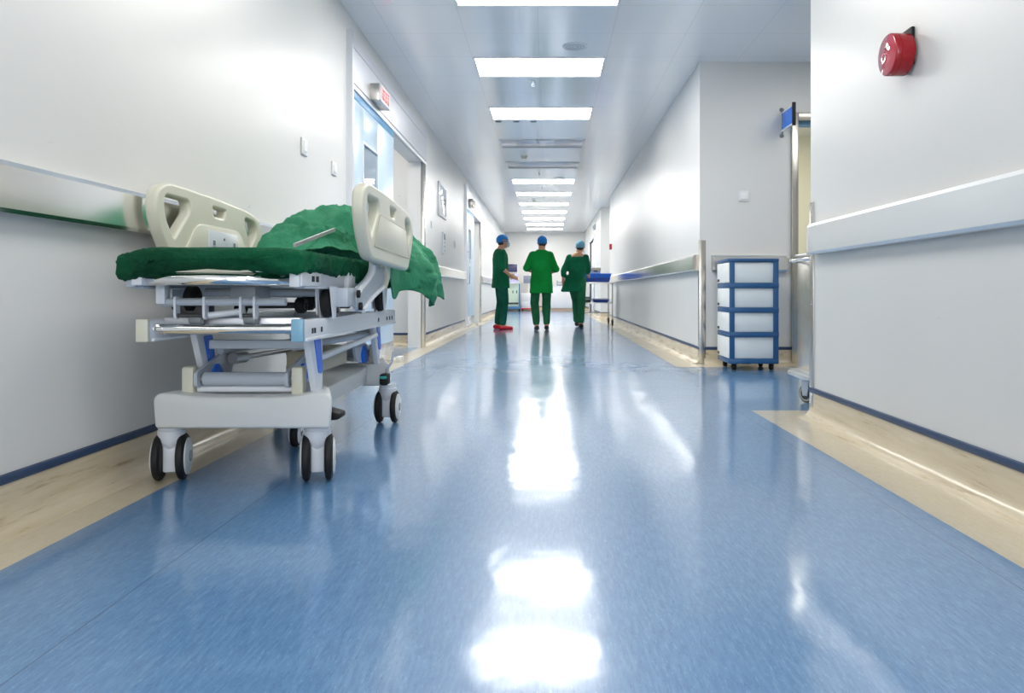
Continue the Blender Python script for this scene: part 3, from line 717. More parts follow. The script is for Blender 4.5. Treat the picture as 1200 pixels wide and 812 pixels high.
# patient platform
for sx in (-1, 1):
    xa = side(sx, .262)
    b = MB().box(xa-.016, xa+.016, 2.36, 4.16, .685, .738, .004).box(xa-.02, xa+.02, 2.40, 2.70, .680, .688, .002).build('platform_rail', 'grey_paint', G)
    if sx > 0:
        MB().box(xa+.012, xa+.020, 2.36, 2.56, .688, .735, .003).build('gusset_plate', 'light_paint', b)
        MB().box(xa+.0195, xa+.022, 2.455, 2.480, .703, .722).box(xa+.0195, xa+.022, 2.500, 2.525, .703, .722).build('slot', 'black', b)
        MB().box(xa-.02, xa+.034, 2.86, 2.96, .672, .748, .005).build('rail_clamp', 'light_paint', b)
        MB().box(xa-.02, xa+.012, 2.355, 2.362, .685, .737, .002).build('end_plate', 'light_paint', b)
pb = [(GX+.235, 2.46, .708), (GX+.19, 2.38, .708), (GX+.12, 2.335, .709), (GX, 2.32, .71), (GX-.12, 2.33, .709), (GX-.20, 2.37, .708), (GX-.232, 2.44, .708)]
MB().tube([Vector(p) for p in pb], .0185, 16).build('push_handle', 'chrome', G)
MB().box(GX-.25, GX-.215, 2.34, 2.46, .69, .74, .006).build('handle_bracket', 'light_paint', G)
MB().box(GX-.24, GX+.25, 2.38, 4.15, .728, .742, .005).build('platform_board', 'beige_dark', G)
# soft tray under the head end, seen as a pale lens below the sheet
MB().prism([(GX-.20, .742), (GX-.10, .731), (GX+.05, .729), (GX+.2, .733), (GX+.24, .742), (GX+.2, .755), (GX-.15, .755)], 'xz', 2.33, 2.40, r=.003).build('board_edge', 'beige_plastic', G)

# mattress under a fitted green sheet
def ridge(p, k): return .42-abs(noise.noise(p*k))
def puff(vs, fs, fn):
    bm = bmesh.new(); bv = [bm.verts.new(v) for v in vs]
    for f in fs: bm.faces.new([bv[q] for q in f])
    bmesh.ops.recalc_face_normals(bm, faces=bm.faces[:]); bm.normal_update()
    out = [v.co+v.normal*fn(v.co, v.normal) for v in bv]; bm.free(); return out
def mattress():
    x0, x1, y0, y1 = GX-.305, GX+.296, 2.305, 4.20
    nv = 120; ss = [.5*(1-math.cos(PI*q/24))*.12 for q in range(25)]
    ys_ = [y0+q for q in ss]+[y0+.12+(y1-y0-.24)*q/150 for q in range(1, 150)]+[y1-q for q in ss[::-1]]
    vs = []
    for yy in ys_:
        e = min(yy-y0, y1-yy); er = math.sqrt(max(0.0006, 1-(1-min(1, e/.06))**2))
        t_ = (yy-y0)/(y1-y0)
        for q in range(nv):
            a = 2*PI*q/nv; ca, sa = math.cos(a), math.sin(a)
            cx_ = math.copysign(abs(ca)**.33, ca); sz = math.copysign(abs(sa)**(.55 if sa > 0 else .75), sa)
            hw = (x1-x0)/2*(0.93+0.07*min(1, math.sqrt(max(0, e)/.10)))
            xx = (x0+x1)/2+cx_*hw*(.6+.4*er)
            zz = .770+sz*(.046 if sa > 0 else .040)*er
            if sa > 0: zz -= .014*max(0, (-cx_-.6)/.4)**1.5
            edge = max(0, abs(cx_)-.72)/.28
            if sa < 0:
                sag = edge*(.014+.012*noise.noise((xx*6, yy*7, 3)))
                if t_ < .1: sag += (1-t_/.1)*(.008+.022*max(0, -cx_)-.016*(1-abs(cx_)))
                if cx_ > 0: sag += edge*.05*max(0, min(1, (yy-2.85)/.15))*(.6+.8*noise.noise((yy*9, 1, 2)))
                zz -= sag*er
            vs.append(Vector((xx, yy, zz)))
    n = len(ys_)
    fs = [[i*nv+j, i*nv+(j+1) % nv, (i+1)*nv+(j+1) % nv, (i+1)*nv+j] for i in range(n-1) for j in range(nv)]
    fs += [list(range(nv))[::-1], [(n-1)*nv+j for j in range(nv)]]
    def wr(p, nn):
        k = .18 if nn.z > .8 else 1.0
        u = Vector((p.x+.35*p.z, p.y-.5*p.z, p.z*.45))
        d = ridge(u, 17)*.020+ridge(u+Vector((3, 1, 7)), 38)*.014+ridge(p, 80)*.004
        return k*d-.006
    mb = MB().add(puff(vs, fs, wr), fs); return mb.build('mattress', 'sheet', G, 0)
mattress()

# siderails: moulded plates with hand holes
outer = rpoly([(2.80, .797), (2.715, .90), (2.688, .98), (2.70, 1.04), (2.775, 1.074), (3.10, 1.068), (3.54, 1.044), (3.655, 1.015), (3.685, .955), (3.64, .87), (3.545, .775)], [.05, .08, .06, .05, .05, .2, .08, .05, .05, .08, .03])
hole_a = rpoly([(2.815, .865), (2.742, .955), (2.745, 1.032), (2.935, 1.030), (2.945, .985)], [.022, .05, .028, .028, .03])
hole_b = rpoly([(3.545, .875), (3.47, .985), (3.475, 1.018), (3.605, 1.006), (3.628, .95)], [.022, .04, .022, .03, .04])
hole_c = rpoly([(3.15, .985), (3.135, 1.03), (3.275, 1.027), (3.255, .982)], [.02, .012, .012, .02])
vs, fs = plate_with_holes(outer, [hole_a, hole_b, hole_c], .046, .011)
rr = MB().add([(-.6825+z, x, y) for x, y, z in vs], fs).build('siderail', 'beige_plastic', G, 50)
pn = rpoly([(2.85, .845), (2.945, .975), (3.49, .957), (3.555, .828)], [.012]*4)
MB().prism(pn, 'yz', -.6605, -.6575, r=.001).build('inset_panel', 'beige_plastic', rr)
ln = MB(); k = len(pn)
ln.tube([(-.6588, a, b) for a, b in pn]+[(-.6588, *pn[0])], .0022, 6, cap=False)
ln.build('panel_groove', 'beige_dark', rr)
lr = MB().add([(-1.4275+z, x, y) for x, y, z in vs], fs).build('siderail', 'beige_plastic', G, 50)
pn2 = rpoly([(2.86, .80), (2.99, .945), (3.40, .945), (3.53, .80)], [.05]*4)
MB().prism(pn2, 'yz', -1.4055, -1.398, r=.003).build('inset_panel', 'beige_plastic', lr)
MB().box(-1.400, -1.392, 3.08, 3.36, .83, .925, .003).box(-1.394, -1.390, 3.10, 3.14, .86, .89, .001).box(-1.394, -1.390, 3.30, 3.34, .86, .89, .001).build('latch_plate', 'light_paint', lr)
MB().box(-1.393, -1.389, 3.11, 3.13, .865, .885).box(-1.393, -1.389, 3.31, 3.33, .865, .885).box(-1.393, -1.389, 3.215, 3.225, .89, .90).build('latch_slot', 'hub_dark', lr)
# swan-neck brackets carrying the siderails
for sx in (-1, 1):
    xa = side(sx, .345)-(.01 if sx > 0 else 0)
    def arc(p0, p1, p2, n=8): return [tuple(Vector(p0)*(1-t)**2+Vector(p1)*2*t*(1-t)+Vector(p2)*t*t) for t in [i/n for i in range(n+1)]]
    outl = [(3.065, .80), (3.05, .755), (2.96, .718), (2.83, .69), (2.80, .65), (2.815, .607), (2.845, .592), (2.89, .594), (3.03, .642), (3.26, .689), (3.325, .732), (3.335, .80)]
    br = MB().prism(rpoly(outl, [.004, .05, .08, .03, .02, .02, .02, .03, .1, .06, .04, .004], 4), 'yz', xa-.010, xa+.006, r=.002).build('siderail_bracket', 'grey_paint', G)
    MB().tube([(xa+sx*.008, *q) for q in rpoly([(3.067, .80), (3.052, .752), (2.96, .714), (2.84, .682), (2.805, .65)], [0, .05, .08, .03, 0], 4)][5:-5], .011, 8).tube([(xa+sx*.008, 2.89, .597), (xa+sx*.008, 3.03, .645), (xa+sx*.008, 3.25, .692)], .010, 8).build('bracket_rim', 'light_paint', br)
    MB().prism(rpoly([(3.25, .80), (3.34, .80), (3.335, .73), (3.27, .685), (3.22, .68), (3.29, .725)], .012, 3), 'yz', min(xa, xa+sx*.02), max(xa, xa+sx*.02), r=.002).build('bracket_catch', 'beige_plastic', br)
    MB().box(min(xa, xa+sx*.016), max(xa, xa+sx*.016), 3.19, 3.22, .775, .80, .003).build('yellow_mark', 'yellow', br)
    MB().box(min(xa, xa-sx*.045), max(xa, xa-sx*.045), 2.70, 2.82, .615, .685, .005).build('bracket_block', 'grey_paint', br)
    bo = MB()
    for yy, zz in ((2.80, .662), (2.835, .615)):
        bo.lathe((xa+sx*.008, yy, zz), (sx, 0, 0), [(0, .015), (.01, .015), (.012, .007), (.012, 0)], 16)
    bo.build('bracket_bolt', 'black', br)

# ------------------------------------------------------------------ crumpled green drape
def drape():
    NY, NX = 130, 110; vs = []; y0, y1 = 2.98, 4.33
    def sm(a, b, t):
        t = max(0, min(1, (t-a)/(b-a))); return t*t*(3-2*t)
    for i in range(NY+1):
        t = i/NY; Y = y0+(y1-y0)*t
        hang = sm(3.33, 3.45, Y); h2 = sm(3.45, 3.56, Y); blg = sm(3.69, 3.88, Y)
        far = sm(4.23, 4.33, Y)
        top = .822+.115*sm(2.98, 3.16, Y)+.080*sm(3.28, 3.5, Y)+.02*sm(3.6, 3.9, Y)
        top -= .03*sm(3.16, 3.24, Y)*(1-sm(3.24, 3.34, Y))
        cxr = GX-.04+.06*sm(3.3, 3.9, Y)
        xl = GX-.135-.16*sm(3.1, 3.6, Y)
        xr = (GX+.06+.12*sm(2.98, 3.3, Y))*(1-hang)+(GX+.322)*hang
        # cross-section polyline: left foot, dome, right shoulder, hem
        hem = .838*(1-h2)+(.665-.045*blg+.03*math.sin(Y*17))*h2
        for j in range(NX+1):
            s_ = j/NX
            if s_ < .62:
                a = PI*(1-s_/.62*0.86); ce = math.cos(a)
                k = (ce+1)/(math.cos(PI*.14)+1)
                X = xl+(xr-xl)*k; Z = .822+(top-.822)*max(0, math.sin(a))**.75
            else:
                a = PI*.14; zs = .822+(top-.822)*math.sin(a)**.75
                q = (s_-.62)/.38
                X = xr+hang*(blg*.115*math.sin(min(1, q*1.05)*PI*.5)-.005*q)+(1-hang)*.05*q
                Z = zs+(hem-zs)*(q**(1.0+.5*hang))
            amp = (.35+.65*sm(.02, .12, s_))
            p = Vector((X*5.5, Y*4.2, Z*5.5))
            d = noise.fractal(p, .7, 2.1, 4)*.034
            rid = (0.42-abs(noise.noise(Vector((X*8+Z*6, Y*6.5-X*4, 4.7)))))*.085+(0.4-abs(noise.noise(Vector((X*5-Y*9, Y*11+X*6, 9.1)))))*.035
            d = (d+rid)*amp*sm(0, .1, t)*(1-.7*sm(4.1, 4.33, Y))
            if s_ > .62: X += (d*.7+.014*math.sin(Y*38+Z*6))*blg*hang; X = min(X, -.714) if blg < .05 and hang > .3 else X; X = max(X, -.732) if h2 > 0 else X; Z += d*.35*(1-hang)
            else: Z = max(.834, Z+d); X += d*.3
            Z -= far*(Z-.70)*.6; Yv = Y+.02*noise.noise(p*1.3)+far*.03
            if Z < .835 and X < GX+.29 and not (far > .2): Z = max(Z, .834)
            vs.append((X, Yv, Z))
    fs = [[i*(NX+1)+j, i*(NX+1)+j+1, (i+1)*(NX+1)+j+1, (i+1)*(NX+1)+j] for i in range(NY) for j in range(NX)]
    def wr(p, nn):
        k = 1-.7*sm(4.1, 4.33, p.y)
        d = ridge(Vector((p.x*1.0+p.z*.4, p.y*.8-p.x*.4, p.z*.7)), 13)*.016+ridge(Vector((p.x, p.y*.6+p.z*.5, p.z+4)), 30)*.007
        if nn.z < .5 and p.y < 3.72: return 0
        return abs(d)*k*(1 if nn.z >= 0 else -1)
    mb = MB().add(puff([Vector(v) for v in vs], fs, wr), fs)
    o = mb.build('surgical_drape', 'drape', None, 0)
    so = o.modifiers.new('thick', 'SOLIDIFY'); so.thickness = .006; so.offset = -1
    tag(o, 'crumpled green cloth drape heaped on the stretcher mattress and hanging over its far side', 'drape')
drape()
a, b = Vector((-.845, 2.50, .826)), Vector((-.86, 3.02, .922))
mb = MB(); dv = (b-a).normalized(); sd = dv.cross(Vector((0, 0, 1))).normalized()*.005; up = sd.cross(dv).normalized()*.006
mb.add([a-sd-up, a+sd-up, a+sd+up, a-sd+up, b-sd-up, b+sd-up, b+sd+up, b-sd+up], [[0, 1, 2, 3], [4, 5, 6, 7], [0, 1, 5, 4], [1, 2, 6, 5], [2, 3, 7, 6], [3, 0, 4, 7]])
o = mb.build('metal_bar', 'alu'); tag(o, 'slim pale metal bar slanting up from the mattress into the green drape', 'bar')

# ------------------------------------------------------------------ drawer tower in the alcove
x0, x1, y0, y1, zb, zt = 1.557, 1.978, 6.37, 6.80, .055, .955
t = thing('drawer_tower', 'blue framed plastic tower of four white drawers on casters in the alcove', 'drawers', ((x0+x1)/2, (y0+y1)/2, 0))
n = 4; fr = MB(); lv = [zb+.04+i*(zt-zb-.06)/n for i in range(n+1)]
pw = .045
fr.box(x0-.002, x1+.002, y0-.003, y1, zb, zb+.045, .008).box(x0-.01, x1+.003, y0-.004, y1, zt-.028, zt, .008)
for i in range(1, n): fr.box(x0-.004, x1+.002, y0-.003, y1-.001, lv[i]-.022, lv[i]+.022, .005)
for (a, b) in ((x0, y0), (x1-pw, y0), (x1-pw, y1-pw)):
    fr.box(a, a+(pw if a != x0 else pw), b, b+pw, zb, zt-.01, .004)
fr.box(x1-.006, x1, y0+pw, y1-pw, zb, zt-.01)
fr.box(x0+pw, x1-pw, y1-.008, y1, zb, zt-.01)
fr.build('frame', 'navy', t)
for i in range(n):
    za = lv[i]+(.022 if i else .006); zb_ = lv[i+1]-(.022 if i < n-1 else .012)
    d = MB().box(x0+.03, x1-.02, y0+.012, y1-.02, za, zb_, .006).build('drawer', 'drawer', t)
    f_ = MB().prism([(y0+.004, za+.002), (y1-.006, za+.002), (y1-.006, zb_-.002), (y0+.004, zb_-.002)], 'yz', x0-.008, x0+.02, r=.004).build('drawer_front', 'drawer_white', d)
    MB().box(x0-.013, x0-.006, y1-.09, y1-.03, za+.012, za+.036, .003).build('pull_label', 'dark', d)
for (a, b) in ((x0+.05, y0+.05), (x1-.05, y0+.05), (x0+.05, y1-.06), (x1-.05, y1-.06)):
    p = MB().lathe((a, b, zb+.004), (0, 0, -1), [(0, .022), (.012, .022), (.016, .012), (.022, .012)], 14).box(a-.016, a+.016, b-.02, b+.02, .03, .044, .004).build('caster', 'black', t)
    MB().lathe((a-.018, b, .026), (1, 0, 0), [(0, .02), (.004, .026), (.032, .026), (.036, .02)], 18).build('wheel', 'black', p)

# ------------------------------------------------------------------ stainless cart behind the near right wall
x0, x1, y0, y1 = 1.575, 2.35, 4.16, 4.70
t = thing('steel_cart', 'stainless steel cart half hidden behind the end of near right wall', 'cart', (x0+.3, 4.45, 0))
MB().box(x0, x1, y0, y1, .19, .885, .006).build('cabinet', 'steel_z', t)
MB().box(x0-.012, x1+.01, y0-.01, y1+.01, .885, .905, .006).build('top_lid', 'steel_x', t)
MB().tube([(x0, y0+.06, .862), (x0-.05, y0+.06, .862), (x0-.062, y0+.10, .862), (x0-.062, y1-.08, .862), (x0-.05, y1-.03, .862), (x0, y1-.03, .862)], .012, 12).build('push_handle', 'chrome', t)
MB().box(x0-.062, x1, y0-.02, y1+.02, .150, .178, .012).box(x0-.05, x1, y0-.01, y1+.01, .176, .192, .004).build('bumper_tray', 'steel_x', t)
for (a, b) in ((x0-.005, 4.50), (x1-.1, 4.50), (x0+.2, 4.24), (x1-.1, 4.24)):
    f = MB().lathe((a, b, .152), (0, 0, -1), [(0, .035), (.006, .035), (.012, .02), (.025, .02)], 16)
    for sx in (-1, 1): f.prism([(b-.03, .135), (b+.03, .135), (b+.018, .045), (b-.018, .045)], 'yz', a+sx*.022-.002, a+sx*.022+.002)
    f.box(a-.024, a+.024, b-.03, b+.03, .128, .137, .002).tube([(a-.028, b, .058), (a+.028, b, .058)], .008, 10)
    st = len(f.v); f.rotz((a, b), .5)
    p = f.build('caster', 'alu', t)
    q = MB().lathe((a-.015, b, .058), (1, 0, 0), [(0, .046), (.004, .056), (.026, .056), (.03, .046)], 26).lathe((a-.018, b, .058), (1, 0, 0), [(0, .045), (.036, .045)], 22, 1).lathe((a-.019, b, .058), (1, 0, 0), [(0, .036), (.038, .036)], 18, 0)
    q.rotz((a, b), .5).build('wheel', ['dark', 'beige_dark'], p)

# ------------------------------------------------------------------ steel trolley with trays at the far right
x0, x1, y0, y1 = .66, 1.28, 14.62, 15.55
t = thing('instrument_trolley', 'steel instrument trolley with two shelves standing beside the far right wall', 'trolley', ((x0+x1)/2, (y0+y1)/2, 0))
for a in (x0, x1):
    for b in (y0, y1):
        MB().tube([(a, b, .10), (a, b, .86)], .014, 10).build('leg', 'steel_z', t)
        p = MB().lathe((a, b, .13), (0, 0, -1), [(0, .022), (.03, .022), (.035, .014)], 12).prism([(b-.025, .10), (b+.025, .10), (b+.015, .05), (b-.015, .05)], 'yz', a-.024, a-.019).prism([(b-.025, .10), (b+.025, .10), (b+.015, .05), (b-.015, .05)], 'yz', a+.019, a+.024).box(a-.024, a+.024, b-.025, b+.025, .095, .10).build('caster', 'dark', t)
        MB().lathe((a-.014, b, .055), (1, 0, 0), [(0, .045), (.005, .054), (.023, .054), (.028, .045)], 18).build('wheel', 'black', p)
MB().box(x0-.015, x1+.015, y0-.015, y1+.015, .835, .86, .004).build('shelf', 'steel_x', t)
MB().box(x0, x1, y0, y1, .44, .46, .004).build('shelf', 'steel_x', t)
for b in (y0, y1):
    MB().tube([(x0, b, .525), (x1, b, .525)], .006, 8).build('guard_bar', 'steel_x', t)
MB().tube([(x0, y1, .24), (x1, y1, .24)], .010, 8).build('stretcher_bar', 'steel_x', t)
def tray(cx, cy, w_, d_, z0, h_, mt, label):
    mb = MB(); fl_ = .014
    def ring(w2, d2, z): return [(cx-w2, cy-d2, z), (cx+w2, cy-d2, z), (cx+w2, cy+d2, z), (cx-w2, cy+d2, z)]
    R = [ring(w_/2-fl_, d_/2-fl_, z0), ring(w_/2, d_/2, z0+h_), ring(w_/2+.012, d_/2+.012, z0+h_), ring(w_/2+.012, d_/2+.012, z0+h_-.012), ]
    I = [ring(w_/2-.006, d_/2-.006, z0+h_-.001), ring(w_/2-fl_-.004, d_/2-fl_-.004, z0+.006)]
    vs = [p for r in R+I for p in r]; fs = [[0, 1, 2, 3]]
    def band(a, b):
        for k in range(4): fs.append([a*4+k, a*4+(k+1) % 4, b*4+(k+1) % 4, b*4+k])
    band(0, 3); band(3, 2); band(2, 4); band(4, 5); fs.append([20, 21, 22, 23])
    vs2 = vs
    o = MB().add(vs2, fs).build('tray', mt, None, 30); return tag(o, label, 'tray', 'trays on the trolley')
tray(.985, 15.0, .50, .60, .861, .085, 'tray_dark', 'deep blue tray underneath, on the trolley top shelf')
tray(.985, 15.0, .54, .64, .948, .085, 'tray', 'bright blue tray stacked uppermost on the trolley top shelf')
tray(1.06, 15.0, .30, .5, .461, .075, 'tray_dark', 'dark blue tray on the lower trolley shelf')
o = MB().box(.69, .85, 14.70, 15.0, .461, .575, .006); o = o.build('instrument_box', 'dark'); tag(o, 'dark instrument box on the left of the lower trolley shelf', 'box')
MB().box(.70, .84, 14.697, 14.702, .54, .56).build('lid_band', 'hub_dark', o)
o = thing('sterilizing_case', 'grey metal case resting on the uppermost blue tray', 'case', (.97, 15.05, 1.034))
MB().box(.87, 1.07, 14.92, 15.18, 1.034, 1.09, .006).build('body', 'grey_paint', o)
MB().box(.865, 1.075, 14.915, 15.185, 1.088, 1.155, .008).build('lid', 'beige_dark', o)
MB().box(.93, 1.01, 14.908, 14.918, 1.07, 1.10, .003).build('clasp', 'dark', o)

# ------------------------------------------------------------------ equipment by the end wall
t = thing('anaesthesia_machine', 'tall pale green machine with dark screen by the end wall', 'machine', (-1.2, 26.2, 0))
MB().box(-1.45, -.92, 25.9, 26.5, .06, .16, .03).build('base', 'steel_blue', t)
for a in (-1.40, -.97):
    for b in (25.96, 26.44): MB().lathe((a-.02, b, .045), (1, 0, 0), [(0, .035), (.005, .045), (.035, .045), (.04, .035)], 14).build('wheel', 'black', t)
bd = MB().box(-1.40, -.99, 25.98, 26.45, .16, .95, .02).build('cabinet', 'pale_green', t)
MB().box(-1.40, -.99, 25.965, 25.985, .24, .30, .004).build('drawer_edge', 'dark', bd)
MB().box(-1.20, -1.17, 25.965, 25.985, .62, .72, .003).box(-1.07, -1.04, 25.965, 25.985, .62, .72, .003).build('latch', 'dark', bd)
MB().box(-1.42, -.95, 25.92, 26.48, .95, .99, .008).build('worktop', 'white_frame', t)
MB().tube([(-.96, 25.95, .16), (-.96, 25.95, .95)], .02, 10).build('side_post', 'steel_blue', t)
MB().box(-1.38, -1.02, 26.1, 26.4, .99, 1.30, .02).build('control_panel', 'lilac', t)
MB().tube([(-1.2, 26.3, 1.28), (-1.2, 26.3, 1.42)], .03, 10).build('screen_arm', 'white_plastic', t)
s_ = MB().box(-1.43, -1.03, 26.18, 26.25, 1.35, 1.66, .012).build('monitor', 'white_plastic', t)
MB().box(-1.415, -1.045, 26.172, 26.182, 1.365, 1.645, .003).build('screen', 'screen', s_)
t = thing('supply_cabinet', 'white low cabinet on wheels with red base strip, beside the pale green machine', 'cabinet', (-.68, 26.3, 0))
MB().box(-.90, -.46, 26.05, 26.5, .10, .62, .01).build('body', 'white_frame', t)
MB().box(-.91, -.45, 26.04, 26.51, .07, .10, .004).build('base_strip', 'shoe_red', t)
for a in (-.86, -.50):
    for b in (26.1, 26.46): MB().lathe((a-.015, b, .036), (1, 0, 0), [(0, .03), (.004, .036), (.026, .036), (.03, .03)], 12).build('wheel', 'black', t)
MB().box(-.88, -.48, 26.038, 26.05, .36, .60, .003).box(-.88, -.48, 26.038, 26.05, .12, .34, .003).build('drawer_front', 'white_plastic', t)
t = thing('patient_monitor', 'grey monitor standing on the white low cabinet by the end wall', 'monitor', (-.66, 26.3, .62))
MB().box(-.76, -.56, 26.2, 26.4, .62, .64, .008).tube([(-.66, 26.3, .63), (-.66, 26.3, .98)], .02, 10).build('stand', 'white_plastic', t)
s_ = MB().box(-.84, -.48, 26.25, 26.31, .96, 1.26, .01).build('case', 'white_plastic', t)
MB().box(-.825, -.495, 26.244, 26.252, .975, 1.245, .003).build('screen', 'screen_grey', s_)
t = thing('side_counter', 'long white counter along the end wall behind the walking people', 'counter', (.5, 26.4, 0))
MB().box(-.1, 1.05, 26.2, 26.74, .10, .86, .008).build('body', 'white_frame', t)
MB().box(-.08, 1.03, 26.22, 26.74, 0, .10).build('plinth', 'tan', t)
MB().box(-.13, 1.08, 26.17, 26.76, .86, .89, .006).build('worktop', 'white_plastic', t)
ds = MB()
for k in range(3): ds.box(-.085+k*.383, .275+k*.383, 26.19, 26.202, .12, .84, .003)
ds.build('door_front', 'white_frame', t)
t = thing('side_counter_rack', 'grey instrument rack on the long white counter', 'rack', (.5, 26.45, .89))
t.name = 'instrument_rack'
MB().box(.35, .75, 26.3, 26.6, .89, .93, .004).box(.35, .37, 26.3, 26.6, .93, 1.08, .004).box(.73, .75, 26.3, 26.6, .93, 1.08, .004).build('frame', 'screen_grey', t)
MB().box(.37, .73, 26.32, 26.58, .98, 1.04, .006).build('tray_box', 'grey_paint', t)

# ------------------------------------------------------------------ people
def limb(mb, pts, rad, n=14):
    for i in range(len(pts)-1):
        a, b = Vector(pts[i]), Vector(pts[i+1])
        k = 6
        P = [a.lerp(b, j/k) for j in range(k+1)]; R = [rad[i]+(rad[i+1]-rad[i])*j/k for j in range(k+1)]
        mb.tube(P, R, n)
    for p, r in zip(pts, rad): mb.ball(p, r, n=n)
def loft(mb, rings, n=28):
    # rings: (cx, cy, z, rx, ry)
    vs = []; k = len(rings)
    for cx_, cy_, z, rx, ry in rings:
        vs += [(cx_+rx*math.copysign(abs(math.cos(2*PI*j/n))**.85, math.cos(2*PI*j/n)), cy_+ry*math.copysign(abs(math.sin(2*PI*j/n))**.85, math.sin(2*PI*j/n)), z) for j in range(n)]
    fs = [[i*n+j, i*n+(j+1) % n, (i+1)*n+(j+1) % n, (i+1)*n+j] for i in range(k-1) for j in range(n)]
    fs += [list(range(n))[::-1], [(k-1)*n+j for j in range(n)]]
    mb.add(vs, fs)
def hand(mb, wrist, d, palm_n, k=1.0):
    w_ = Vector(wrist); d = Vector(d).normalized(); pn_ = Vector(palm_n); pn_ = (pn_-d*pn_.dot(d)).normalized(); sd_ = d.cross(pn_)
    c_ = w_+d*.05*k
    for q in (-.026, -.009, .009, .026):
        mb.tube([w_+sd_*q*.6, c_+sd_*q, w_+d*.095*k+sd_*q*1.1], [.013, .013, .011], 10)
    for q, ln_ in ((-.030, .062), (-.010, .076), (.010, .080), (.030, .070)):
        b0 = w_+d*.09*k+sd_*q; b1 = b0+(d*.9+pn_*.35)*ln_*.5; b2 = b1+(d*.5+pn_*.85)*ln_*.5
        limb(mb, [b0, b1, b2], [.0095, .009, .0075], 8)
    b0 = w_+d*.03*k+sd_*.028; b1 = b0+(d*.5+sd_*.75+pn_*.3)*.045; b2 = b1+(d*.85+pn_*.35)*.035
    limb(mb, [b0, b1, b2], [.012, .011, .009], 8)
def person(name_label, x, y, yaw, H, head_tilt, arms, legs, top_mat, trouser_mat, cap_mat, shoe_mat, hem, sleeve, mask=True, gown=False, lean=0.0, bare_neck=False, pant_end=.10, shoe_h=1.0):
    k = H/1.70
    root = thing('person', name_label, 'person', (x, y, 0))
    root.rotation_euler = (0, 0, 0)
    ca, sa = math.cos(yaw), math.sin(yaw)
    def W(mb):
        for i, (a, b, c) in enumerate(mb.v):
            a += lean*max(0, c-.9)
            mb.v[i] = (x+k*(a*ca-b*sa), y+k*(a*sa+b*ca), k*c)
        return mb
    hx, hy, ht = head_tilt        # head centre offset, nod
    hc = Vector((hx, .02+hy, 1.565))
    b = MB()
    # torso
    loft(b, [(0, 0, .86, .14, .10), (0, 0, .95, .165, .115), (0, 0, 1.06, .145, .10), (0, .0, 1.20, .155, .105), (0, -.005, 1.32, .17, .105), (0, -.01, 1.40, .13, .08), (0, -.01, 1.45, .07, .06)])
    limb(b, [(0, -.01, 1.40), (hx*.5, .0+hy*.4, 1.47), tuple(hc-Vector((0, .02, .05)))], [.062, .055, .056])
    b.ball(tuple(hc+Vector((0, -.012, .025))), .076, .094, .098)       # skull
    b.ball(tuple(hc+Vector((0, .035, -.045))), .058, .055, .068)       # jaw
    b.ball(tuple(hc+Vector((0, .092, -.012))), .013, .020, .022)       # nose
    b.ball(tuple(hc+Vector((0, .082, -.056))), .024, .012, .009)       # lips
    for s2 in (-1, 1):
        b.ball(tuple(hc+Vector((s2*.076, -.005, -.005))), .010, .020, .032)   # ears
    for s2, (el, wr, dr) in zip((-1, 1), arms):
        limb(b, [(s2*.148, -.01, 1.345), el, wr], [.046, .038, .027]); hand(b, wr, dr, (-s2*.6, .3, -.3))
    for (hp, kn, an, fd) in legs:
        limb(b, [hp, kn, an], [.082, .056, .038])
        f0 = Vector(an); fdv = Vector(fd)
        limb(b, [tuple(f0), tuple(f0+fdv*.10+Vector((0, 0, -.045))), tuple(f0+fdv*.165+Vector((0, 0, -.055)))], [.036, .030, .022])
        limb(b, [tuple(f0), tuple(f0-fdv*.035+Vector((0, 0, -.045)))], [.036, .03])
    W(b); rb = remeshed(b, .0075, 3); body = rb.build('body', 'skin', root, 0)
    # eyes
    for s2 in (-1, 1):
        e = W(MB().ball(tuple(hc+Vector((s2*.031, .078, .016))), .012, .010, .008)).build('eye', 'white_frame', root)
        W(MB().ball(tuple(hc+Vector((s2*.031, .087, .016))), .005, .003, .005)).build('pupil', 'dark', e)
        W(MB().tube([tuple(hc+Vector((s2*.014, .086, .034))), tuple(hc+Vector((s2*.033, .084, .040))), tuple(hc+Vector((s2*.050, .070, .035)))], [.003, .004, .002], 6)).build('eyebrow', 'hair', root)
    # hair at the nape
    hm = MB(); hm.ball(tuple(hc+Vector((0, -.035, .0))), .074, .072, .082, n=18); W(hm).build('hair', 'hair', root, 0)
    # scrub top
    tp = MB()
    nz = 1.335 if bare_neck else 1.40
    rings = [(0, 0, hem, .215, .155), (0, 0, hem+.10, .205, .150), (0, 0, .98, .19, .14), (0, 0, 1.10, .178, .13), (0, -.005, 1.25, .19, .13), (0, -.008, 1.34, .185, .12), (0, -.01, 1.40, .14, .095), (0, -.008, 1.435, .085, .075)]
    if gown:
        rings = [(-.09, .0, hem, .225, .15), (-.07, 0, hem+.10, .21, .15), (-.03, 0, .98, .195, .14), (0, 0, 1.05, .165, .125)]+rings[4:]
    if bare_neck: rings = rings[:-2]+[(0, -.008, 1.375, .15, .10)]
    loft(tp, rings)
    for s2, (el, wr, dr) in zip((-1, 1), arms):
        E = Vector(el); Wr = Vector(wr); sh = Vector((s2*.150, -.01, 1.345))
        if sleeve <= 1: limb(tp, [tuple(sh), tuple(sh.lerp(E, sleeve))], [.070, .070])
        else:
            q = E.lerp(Wr, sleeve-1); limb(tp, [tuple(sh), tuple(E), tuple(q)], [.076, .066, .058])
    W(tp)
    def wr_(v, n_):
        d_ = noise.fractal(Vector((v.x*7, v.y*7, v.z*4)), .8, 2.0, 3)*.010
        return v+n_*d_
    o = remeshed(tp, .012, 5, wr_).build('scrub_top', top_mat, root, 0)
    # trousers
    tr = MB()
